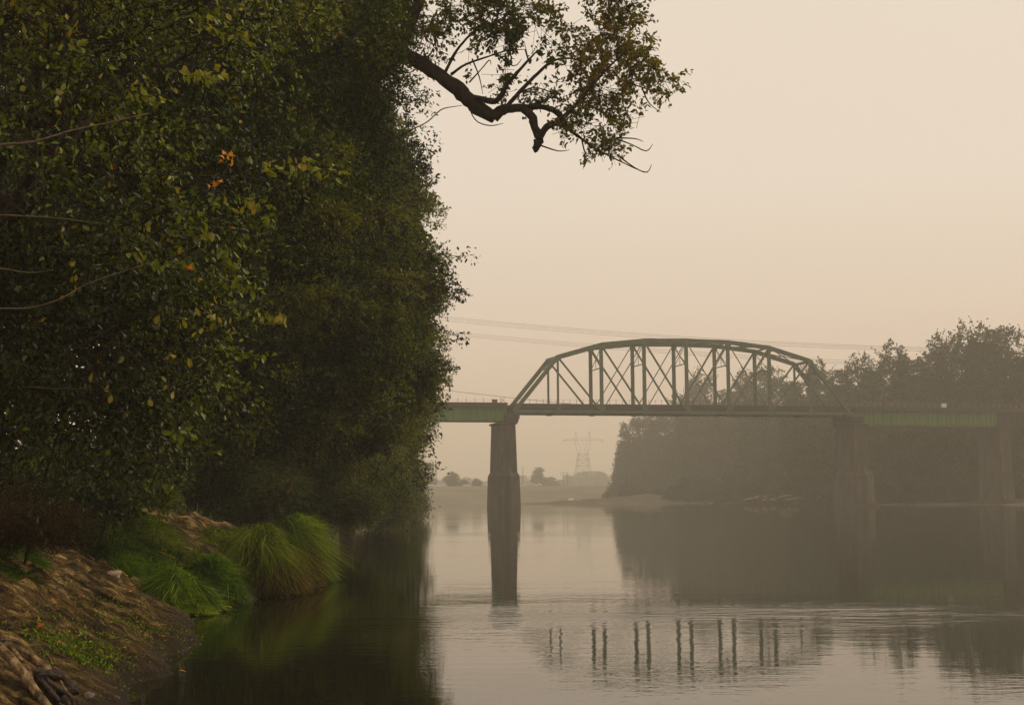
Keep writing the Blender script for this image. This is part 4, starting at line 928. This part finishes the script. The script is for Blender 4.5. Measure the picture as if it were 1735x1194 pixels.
def stick(label, q, r, mat='bark_pale', name='stick', raise_=.02):
    P = [on_bank(*p_) + np.array((0, 0, raise_ + r)) for p_ in q]; pp, rr = smooth_path(P, [r] * (len(P) - 1) + [r * .5], 3, .18, 5)
    mb = MB(); mb.tube(pp, rr, 7); return tag(mb.build(name, M[mat], None, True), label, name)
stick('brown fallen pole lying across the slope above the round tussock', [(226, 922), (262, 937), (300, 951)], .035, 'driftwood')
stick('thin forked pale stick on dark sand near the water', [(238, 1052), (252, 1060), (282, 1061)], .010, 'driftwood')
stick('short pale twig standing in the sand near the driftwood', [(77, 1108), (87, 1125)], .010, 'driftwood')
stick('curled pale twig beside the driftwood top end', [(46, 1112), (50, 1098), (70, 1096)], .008, 'bark_pale')
stick('long thin pale twig at the left edge above the driftwood', [(-10, 1090), (12, 1088), (30, 1090)], .009, 'bark_pale')
stick('pale bare twig at the sandy path top', [(384, 872), (396, 864), (402, 857)], .018, 'bark_pale')
stick('reddish dead branch lying flat at the head of the sandy path', [(322, 863), (340, 866), (368, 868)], .022, 'driftwood')
stick('half buried grey root at the left edge of the sand', [(-10, 952), (8, 960), (22, 968)], .03, 'driftwood')
# driftwood: two worn logs and a root mass
dw = empty('driftwood', tuple(on_bank(40, 1150))); tag(dw, 'two weathered driftwood logs crossing at the lower left corner', 'driftwood')
def bpt(px, py, D, dz=0): return at(px, py, D)
for (q, r) in ([[(-6, 1088, 12.7), (30, 1130, 12.4), (62, 1172, 12.2), (92, 1210, 12.0)], [.055, .085, .07, .05]],
               [[(8, 1090, 12.9), (45, 1108, 12.75), (80, 1135, 12.65), (112, 1172, 12.5)], [.05, .07, .065, .04]],
               [[(20, 1096, 12.8), (44, 1130, 12.5), (58, 1165, 12.25), (84, 1200, 12.0)], [.03, .045, .045, .03]]):
    pp, rr = smooth_path([at(*p_) for p_ in q], [x * .5 for x in r], 10, .04, 3); worn_log(pp, rr, int(q[0][0]) + 20).build('log', M['driftwood'], dw, True)
local(dw)
rt = empty('root_mass', tuple(at(100, 1165, 12.5))); tag(rt, 'dark knotted root mass under the right driftwood log', 'tree root')
gg = random.Random(4)
for k in range(16):
    a = (60 + gg.uniform(-5, 60), 1132 + gg.uniform(0, 40)); D = 12.6 + gg.uniform(-.15, .2)
    q = [at(a[0], a[1], D), at(a[0] + gg.uniform(-15, 22), a[1] + gg.uniform(2, 18), D - .05), at(a[0] + gg.uniform(-22, 34), a[1] + gg.uniform(14, 42), D - .05), at(a[0] + gg.uniform(-26, 44), a[1] + gg.uniform(30, 62), D)]
    r = gg.uniform(.02, .045); pp, rr = smooth_path(q, [r, r * 1.1, r * .8, r * .4], 5, .3, k); mb = MB(); mb.tube(pp, rr, 8); mb.build('root', M['root'], rt, True)
local(rt)
# fallen autumn leaves one can pick out
lab = [('bright red orange leaf lying on the sand above the driftwood', 72, 1067, .11, 2, 1), ('orange yellow curled leaf on the middle of the slope', 130, 1017, .10, 0, 1), ('pale yellow green leaf left of the green weeds', 114, 1078, .09, 3, 1),
       ('yellow leaf standing just above the green weeds', 130, 1064, .08, 4, 0), ('orange leaf between the driftwood and the green weeds', 99, 1093, .08, 1, 0), ('red leaf at the left frame edge beside the sand', 1, 1063, .12, 2, 0),
       ('small orange leaf on sand below the pale cream rock', 223, 1006, .08, 0, 0), ('orange leaf near the water beside the thin forked stick', 278, 1082, .09, 0, 0), ('orange leaf high on the slope beside the cream rock', 216, 979, .07, 0, 0),
       ('orange leaf just right of the green weeds', 208, 1102, .07, 1, 0), ('small orange leaf above the bright red orange one', 87, 1023, .08, 1, 0), ('small pink orange leaf right of the curled yellow one', 160, 1046, .06, 0, 0), ('dark red leaf below the fallen pole', 226, 968, .09, 2, 0)]
lmesh = [single_leaf_mesh('fallen_leaf', M['leaf_orange'], 1, 1, v, True) for v in (.1, .5, .9)] + [single_leaf_mesh('fallen_leaf', M['leaf_yellow'], 1, .7, v) for v in (.2, .7)]
for tx, px, py, s_, mi, _ in lab:
    P = on_bank(px, py); o = link('fallen_leaf', lmesh[mi]); o.location = (P[0], P[1], P[2] + .03); o.scale = (s_,) * 3
    o.rotation_euler = (R(28 + gg.uniform(-12, 20)), gg.uniform(-.3, .3), gg.uniform(-1, 1)); tag(o, tx, 'leaf', 'autumn leaves fallen on the bank')
P = at(312, 1134, 17.2); P = P * np.array((1, 1, 0)); o = link('floating_leaf', lmesh[1]); o.location = (P[0], P[1], .015); o.scale = (.11,) * 3; o.rotation_euler = (.3, .3, .6)
tag(o, 'brown orange leaf floating on the dark water near the bank', 'leaf')

# ------------------------------------------------------------------ right bank forest
def far_variant(h, w, seed, nE, coarse=.62, ntw=2900, conifer=False):
    g = rngs(seed); es = []
    if conifer:
        for k in range(9):
            f = k / 8; es.append((np.array((0, 0, h * (.12 + .8 * f))), np.array((w * .5 * (1 - f * .85), w * .5 * (1 - f * .85), h * .075))))
    else:
        for k in range(nE):
            f = (k + .5) / nE; z = h * (.10 + .80 * f); prof_ = math.sin(min(1, (f * .88 + .16)) * math.pi) ** .6
            a = g.uniform(0, 6.28); rr_ = w * .33 * prof_ * g.uniform(.3, 1.0)
            s_ = w * g.uniform(.20, .33) * (.6 + .5 * prof_)
            es.append((np.array((math.cos(a) * rr_, math.sin(a) * rr_, z)), np.array((s_, s_, s_ * g.uniform(.8, 1.25)))))
    cl = cloud(es, ntw, 11, 1.5, coarse, seed, near_bias=False, shell=(.45, 1.05), lump=.38, lumpf=1.2, tint=(0, .85), gap=.40 if h > 8 else 0, gapf=.33, spread=.24, droop=.1 if not conifer else .5, wr=.62, outw=.7)
    me = leaves_mesh('crown', cl['C'], cl['D'], cl['N'], cl['L'], cl['W'], cl['t'], M['leaf_far'])
    mb = MB(); pp, rr = smooth_path([(0, 0, -.5), (g.normal() * .4, 0, h * .35), (0, g.normal() * .4, h * .65), (0, 0, h * .9)], [h * .013, h * .010, h * .006, h * .002], 3, .1, seed); mb.tube(pp, rr, 7)
    for e in es[::2]:
        z0 = e[0][2] * .7; q, rq = smooth_path([(0, 0, z0), tuple(e[0] * np.array((.5, .5, .85)) + np.array((0, 0, 0))), tuple(e[0])], [h * .005, h * .003, h * .001], 3, .1, seed); mb.tube(q, rq, 5)
    return me, mb.mesh('trunk', M['bark_far'], True)
VAR = [far_variant(36, 15, 101, 13), far_variant(36, 19, 102, 16), far_variant(36, 12, 103, 12), far_variant(36, 17, 104, 15), far_variant(24, 15, 105, 11), far_variant(26, 10, 106, 9, conifer=True), far_variant(7, 9, 107, 6, .45, 1100), far_variant(36, 22, 108, 18, ntw=3600)]
HV = [36, 36, 36, 36, 24, 26, 7, 36]
gg = random.Random(12)
def place_far(name, label, px, ytop, D, v, cat='tree', grp=None, wf=1.0, zf=z_right, rz=None):
    X = at(px, 700, D)[0]; z0 = max(float(zf(np.array([X]), np.array([float(D)]))[0]), .0)
    ht = at(px, ytop, D)[2] - z0; s_ = ht / (HV[v] * .97)
    r_ = empty(name, (X, D, z0 - .1), gg.uniform(0, 6.28) if rz is None else rz); r_.scale = (s_ * wf, s_ * wf, s_); tag(r_, label, cat, grp)
    c = link('crown', VAR[v][0], None, r_); tag(c, kind='stuff'); link('trunk', VAR[v][1], None, r_); return r_
T = [(1058, 722, 600, 5, .9, 'slim conifer at the left end of the wooded shore'), (1084, 702, 585, 4, .8, 'rounded tree next to the slim conifer on the wooded shore'), (1112, 690, 570, 2, 1.1, 'hazy tree reaching the deck under the middle of the truss'),
     (1148, 668, 548, 0, 1.0, 'hazy tree just below the deck at the truss middle'), (1190, 628, 520, 3, .95, 'tree seen through the truss, first to rise above the deck'), (1228, 655, 500, 2, 1.1, 'low gap filling tree seen through the truss'),
     (1262, 630, 475, 0, 1.0, 'narrow tree seen through the right part of the truss'), (1306, 618, 440, 1, 1.0, 'round topped tree behind the right truss verticals'), (1345, 640, 400, 2, 1.1, 'thin tree behind the sloping end post of the truss'),
     (1388, 614, 385, 0, .95, 'tree directly right of the truss hip, with gaps'), (1424, 620, 372, 2, 1.0, 'small crowned tree above the truss end'), (1462, 600, 360, 3, .95, 'tree with twin tops right of the truss end'),
     (1516, 584, 350, 0, 1.15, 'tall pointed tree above the right girder span'), (1556, 602, 356, 2, 1.2, 'lower tree in the notch before the tallest crowns'), (1600, 566, 340, 3, 1.0, 'left shoulder of the tallest tree group at the right'),
     (1652, 547, 334, 7, 1.0, 'tallest broad crowned tree near the right frame edge'), (1700, 550, 330, 1, 1.0, 'broad tall tree right beside the tallest crown'), (1752, 585, 322, 0, 1.1, 'tree cut by the right frame edge'), (1815, 560, 316, 3, 1.0, 'tall tree just beyond the right frame edge')]
for px, yt, D, v, wf, lb in T: place_far('cottonwood_tree' if v != 5 else 'conifer_tree', lb, px, yt, D, v, 'tree', 'tall trees on the wooded right shore', wf)
# second rank between and in front: lower, making the wall of leaves down to the bank
nth = ['first', 'second', 'third', 'fourth', 'fifth', 'sixth', 'seventh', 'eighth']
NODE = [870, 937, 1013, 1087, 1159, 1231, 1303, 1371, 1441]
def where(px):
    if px < 1441:
        i = max(0, sum(px >= x for x in NODE) - 1); f = (px - NODE[i]) / (NODE[i + 1] - NODE[i]); return ('left', 'middle', 'right')[min(2, int(f * 3))] + ' part of the ' + nth[i] + ' truss panel'
    if px < 1692: return ('first', 'second', 'third', 'fourth', 'fifth', 'sixth', 'seventh', 'eighth', 'ninth', 'tenth')[min(9, int((px - 1441) / 25.1))] + ' tenth of the right girder span'
    return 'dark last span, %s' % (('just right of the last pier', 'at the frame edge', 'beyond the frame edge')[min(2, int((px - 1692) / 26))])
for px in range(1078, 1790, 30):
    for row in (0, 1):
        Dm = float(np.interp(px, [1078, 1180, 1300, 1400, 1500, 1600, 1860], [565, 535, 455, 345, 318, 308, 300])) + row * 16 + gg.uniform(-5, 5)
        yt = float(np.interp(px, [1078, 1120, 1180, 1300, 1500, 1860], [752, 728, 705, 700, 690, 680])) + gg.uniform(-16, 16) + (26 if row == 0 else 0)
        place_far('shore_tree', ('front' if row == 0 else 'rear') + ' shore tree below the ' + where(px + row * 14), px + row * 14 + gg.uniform(-5, 5), yt, Dm, gg.choice((0, 3, 4, 7, 1)), 'tree', 'lower trees of the wooded shore', 1.5)
for px in list(range(1036, 1800, 25)):
    Dm = float(np.interp(px, [1036, 1060, 1130, 1200, 1300, 1370, 1440, 1500, 1600, 1860], [560, 510, 462, 448, 400, 370, 317, 308, 297, 290])) + gg.uniform(-2, 4)
    place_far('shore_bush', ('waterside bush below the ' + where(px)) if px > 1055 else 'waterside bush at the left tip of the wooded shore', px, 820 + gg.uniform(-8, 10) - (10 if px > 1350 else 0) + (12 if px < 1060 else 0), Dm, 6, 'bush', 'bushes along the right shore', 1.4)
# driftwood heap on the right beach
dr = empty('driftwood_heap', tuple(at(1300, 848, 372))); tag(dr, 'pale heap of stranded driftwood on the right beach below trees', 'driftwood')
for k in range(12):
    c = at(1266 + k * 7.5, 847 - (k % 5) * 1.6, 380 - k * 2.0); c[2] = max(c[2], .4); a = gg.uniform(-.5, .35)
    v_ = np.array((math.cos(a) * 2.0, gg.uniform(-1, 1), math.sin(a) * .7 + .2))
    pp, rr = smooth_path([c - v_, c + np.array((0, 0, .3)), c + v_], [.14, .18, .08], 3, .2, k); mb = MB(); mb.tube(pp, rr, 7); mb.build('log', M['rock_pale'] if k % 2 else M['driftwood'], dr, True)
local(dr)

# ------------------------------------------------------------------ far bank
def zfar1(x, y): return float(z_far(np.array([x]), np.array([y]))[0])
for px, yt, D, v, wf, lb in [(722, 800, 760, 4, 1.2, 'leftmost small far tree beyond the river, partly behind leaves'), (764, 799, 720, 4, 1.1, 'round far tree on the levee left of the first pier'), (785, 812, 730, 4, 1.2, 'small far tree between the round one and the pier'),
                             (806, 810, 735, 4, 1.1, 'small far tree nearest the first pier'), (912, 790, 900, 2, 1.3, 'tall faint far tree right of the first pier'), (932, 808, 950, 4, 1.8, 'low faint far tree beside the tall faint one')]:
    place_far('levee_tree', lb, px, yt, D, v, 'tree', 'faint trees on the far levee', wf * 1.6, z_far)
for px in list(range(700, 1060, 13)):
    yt = 809 + gg.uniform(-5, 4) - (12 if 985 < px < 1025 else 0) + (4 if px < 860 else 0)
    place_far('distant_tree', 'very faint tree in the distant line beyond the far levee', px, yt, 1300 + gg.uniform(-60, 60), gg.choice((4, 1, 7)), 'tree', 'distant tree line beyond the levee', 1.9, z_far)
# pylon
def pylon(px, D, H, label):
    X = at(px, 800, D)[0]; z0 = zfar1(X, float(D)); o = empty('transmission_tower', (X, D, z0 - .3), R(8)); tag(o, label, 'pylon')
    mb = MB(); wz = lambda z: 7.2 * (1 - z / H) ** 1.0 + 2.4 if z < H * .62 else 3.4 + (z - H * .62) * .10
    lv = [0, .16, .30, .42, .52, .62]
    for sx in (-1, 1):
        for sy in (-1, 1):
            mb.beam((sx * 7.6, sy * 7.6, 0), (sx * 3.9, sy * 3.0, H * .62), .34, .34)
    mb.build('leg_frame', M['galv'], o)
    mb = MB()
    for a, b_ in zip(lv[:-1], lv[1:]):
        for sy in (-1, 1):
            wa = 7.6 - 3.7 * a / .62; wb = 7.6 - 3.7 * b_ / .62; ya = (7.6 - 4.6 * a / .62) * sy; yb = (7.6 - 4.6 * b_ / .62) * sy
            mb.beam((-wa, ya, a * H), (wb, yb, b_ * H), .2, .2); mb.beam((wa, ya, a * H), (-wb, yb, b_ * H), .2, .2); mb.beam((-wb, yb, b_ * H), (wb, yb, b_ * H), .26, .26)
            mb.beam((sy * wa, -ya, a * H), (sy * wb, yb, b_ * H), .2, .2)
    mb.build('lattice', M['galv'], o)
    mb = MB()
    for sx in (-1, 1):
        mb.beam((sx * 3.9, 0, H * .62), (sx * 7.0, 0, H * .84), .3, .3); mb.beam((sx * 1.2, 0, H * .70), (sx * 5.2, 0, H * .84), .22, .22); mb.beam((sx * 3.9, 0, H * .62), (sx * 1.2, 0, H * .70), .22, .22)
        mb.beam((sx * 5.2, 0, H * .84), (sx * 5.6, 0, H), .26, .26); mb.beam((sx * 7.0, 0, H * .84), (sx * 5.6, 0, H), .2, .2)
    mb.build('peak', M['galv'], o)
    mb = MB(); mb.beam((-17, 0, H * .845), (17, 0, H * .845), .32, .32); mb.beam((-16.5, 0, H * .85), (-6, 0, H * .885), .22, .22); mb.beam((16.5, 0, H * .85), (6, 0, H * .885), .22, .22); mb.beam((-6, 0, H * .885), (6, 0, H * .885), .24, .24); mb.build('cross_arm', M['galv'], o)
    for x in (-16.5, 0, 16.5):
        mb = MB(); mb.tube([(x, 0, H * .842), (x, 0, H * .842 - 3)], .14, 5); mb.build('insulator', M['galv'], o)
pylon(988, 1180, 50, 'faint grey steel lattice pylon rising through smoke beyond the river')
def pole(px, ytop, D, label, arm=True):
    X = at(px, 800, D)[0]; z0 = zfar1(X, float(D)); h = at(px, ytop, D)[2] - z0; o = empty('utility_pole', (X, D, z0)); tag(o, label, 'utility pole', 'faint utility poles on the levee')
    mb = MB(); mb.tube([(0, 0, -.2), (0, 0, h)], [.22, .14], 6); mb.build('pole_shaft', M['bark_far'], o)
    if arm:
        for dz in (.5, 1.6): mb = MB(); mb.box((-1.5, -.08, h - dz - .12), (1.5, .08, h - dz)); mb.build('cross_arm', M['bark_far'], o)
pole(739, 795, 745, 'faint utility pole with two cross arms left of the round far tree'); pole(886, 790, 760, 'faint thin pole just right of the first pier', False)
pole(954, 799, 790, 'left of the pair of faint poles before the pylon', True); pole(961, 799, 800, 'right of the pair of faint poles before the pylon', True)
# parked cars on the levee
def car(px, D, label):
    X = at(px, 820, D)[0]; z0 = zfar1(X, float(D)) + .0; o = empty('parked_car', (X, D, z0), R(gg.uniform(-12, 12))); tag(o, label, 'car', 'pale cars parked on the far levee')
    sec = [(-2.2, .35), (-2.25, .75), (-1.9, .95), (-1.1, 1.0), (-.6, 1.45), (.9, 1.48), (1.5, 1.05), (2.2, .9), (2.25, .4)]
    mb = MB(); n_ = len(sec); mb.add([(x, -.85, z) for x, z in sec] + [(x, .85, z) for x, z in sec], [tuple(range(n_)), tuple(range(n_, 2 * n_))[::-1]] + [(i, n_ + i, n_ + (i + 1) % n_, (i + 1) % n_) for i in range(n_)])
    mb.build('body', M['white_paint'], o)
    for y in (-.86, .86):
        mb = MB(); yy_ = (y, y * 1.006); mb.add([(-.95, yy_[1], 1.02), (-.55, yy_[1], 1.38), (.85, yy_[1], 1.4), (1.3, yy_[1], 1.04)], [(0, 1, 2, 3)]); mb.build('window', M['glass_dark'], o)
        for x in (-1.4, 1.4):
            mb = MB(); mb.tube([(x, y * 1.02, .33), (x, y * .8, .33)], .33, 12); mb.build('wheel', M['rubber'], o)
car(727, 708, 'leftmost pale car parked on the levee beyond the river'); car(745, 710, 'pale car parked beneath the faint utility pole'); car(790, 712, 'pale car parked near the small far tree by the pier')
car(884, 712, 'pale car on the levee just right of the first pier'); car(910, 715, 'pale car below the tall faint far tree')
# white boat on the bar
X = at(969, 844, 560); bo = empty('motor_boat', (X[0], 560, 0), R(6)); tag(bo, 'small white boat moored behind the low sandbar', 'boat')
def hullsec(x, w, zk, zt): return [(x, -w, zt), (x, -w * .7, zk + .2), (x, 0, zk), (x, w * .7, zk + .2), (x, w, zt)]
S = [hullsec(-3.4, 1.1, -.1, .8), hullsec(-1, 1.2, -.15, .8), hullsec(1.5, 1.0, -.1, .95), hullsec(2.8, .5, .1, 1.1), hullsec(3.5, .03, .7, 1.2)]
V = [p_ for s_ in S for p_ in s_]; Fs = [(i * 5 + j, i * 5 + j + 1, (i + 1) * 5 + j + 1, (i + 1) * 5 + j) for i in range(4) for j in range(4)] + [(0, 4, 3, 2, 1)] + [(i * 5, (i + 1) * 5, (i + 1) * 5 + 4, i * 5 + 4) for i in range(4)]
mb = MB(); mb.add(V, Fs); mb.build('hull', M['white_paint'], bo)
mb = MB(); mb.frust([(-1.4, -.8), (1.2, -.7), (1.2, .7), (-1.4, .8)], [(-1.2, -.7), (.5, -.6), (.5, .6), (-1.2, .7)], .9, 1.75); mb.build('cabin', M['white_paint'], bo)
mb = MB(); mb.box((-3.75, -.2, .1), (-3.42, .2, 1.15)); mb.build('outboard_motor', M['rubber'], bo)
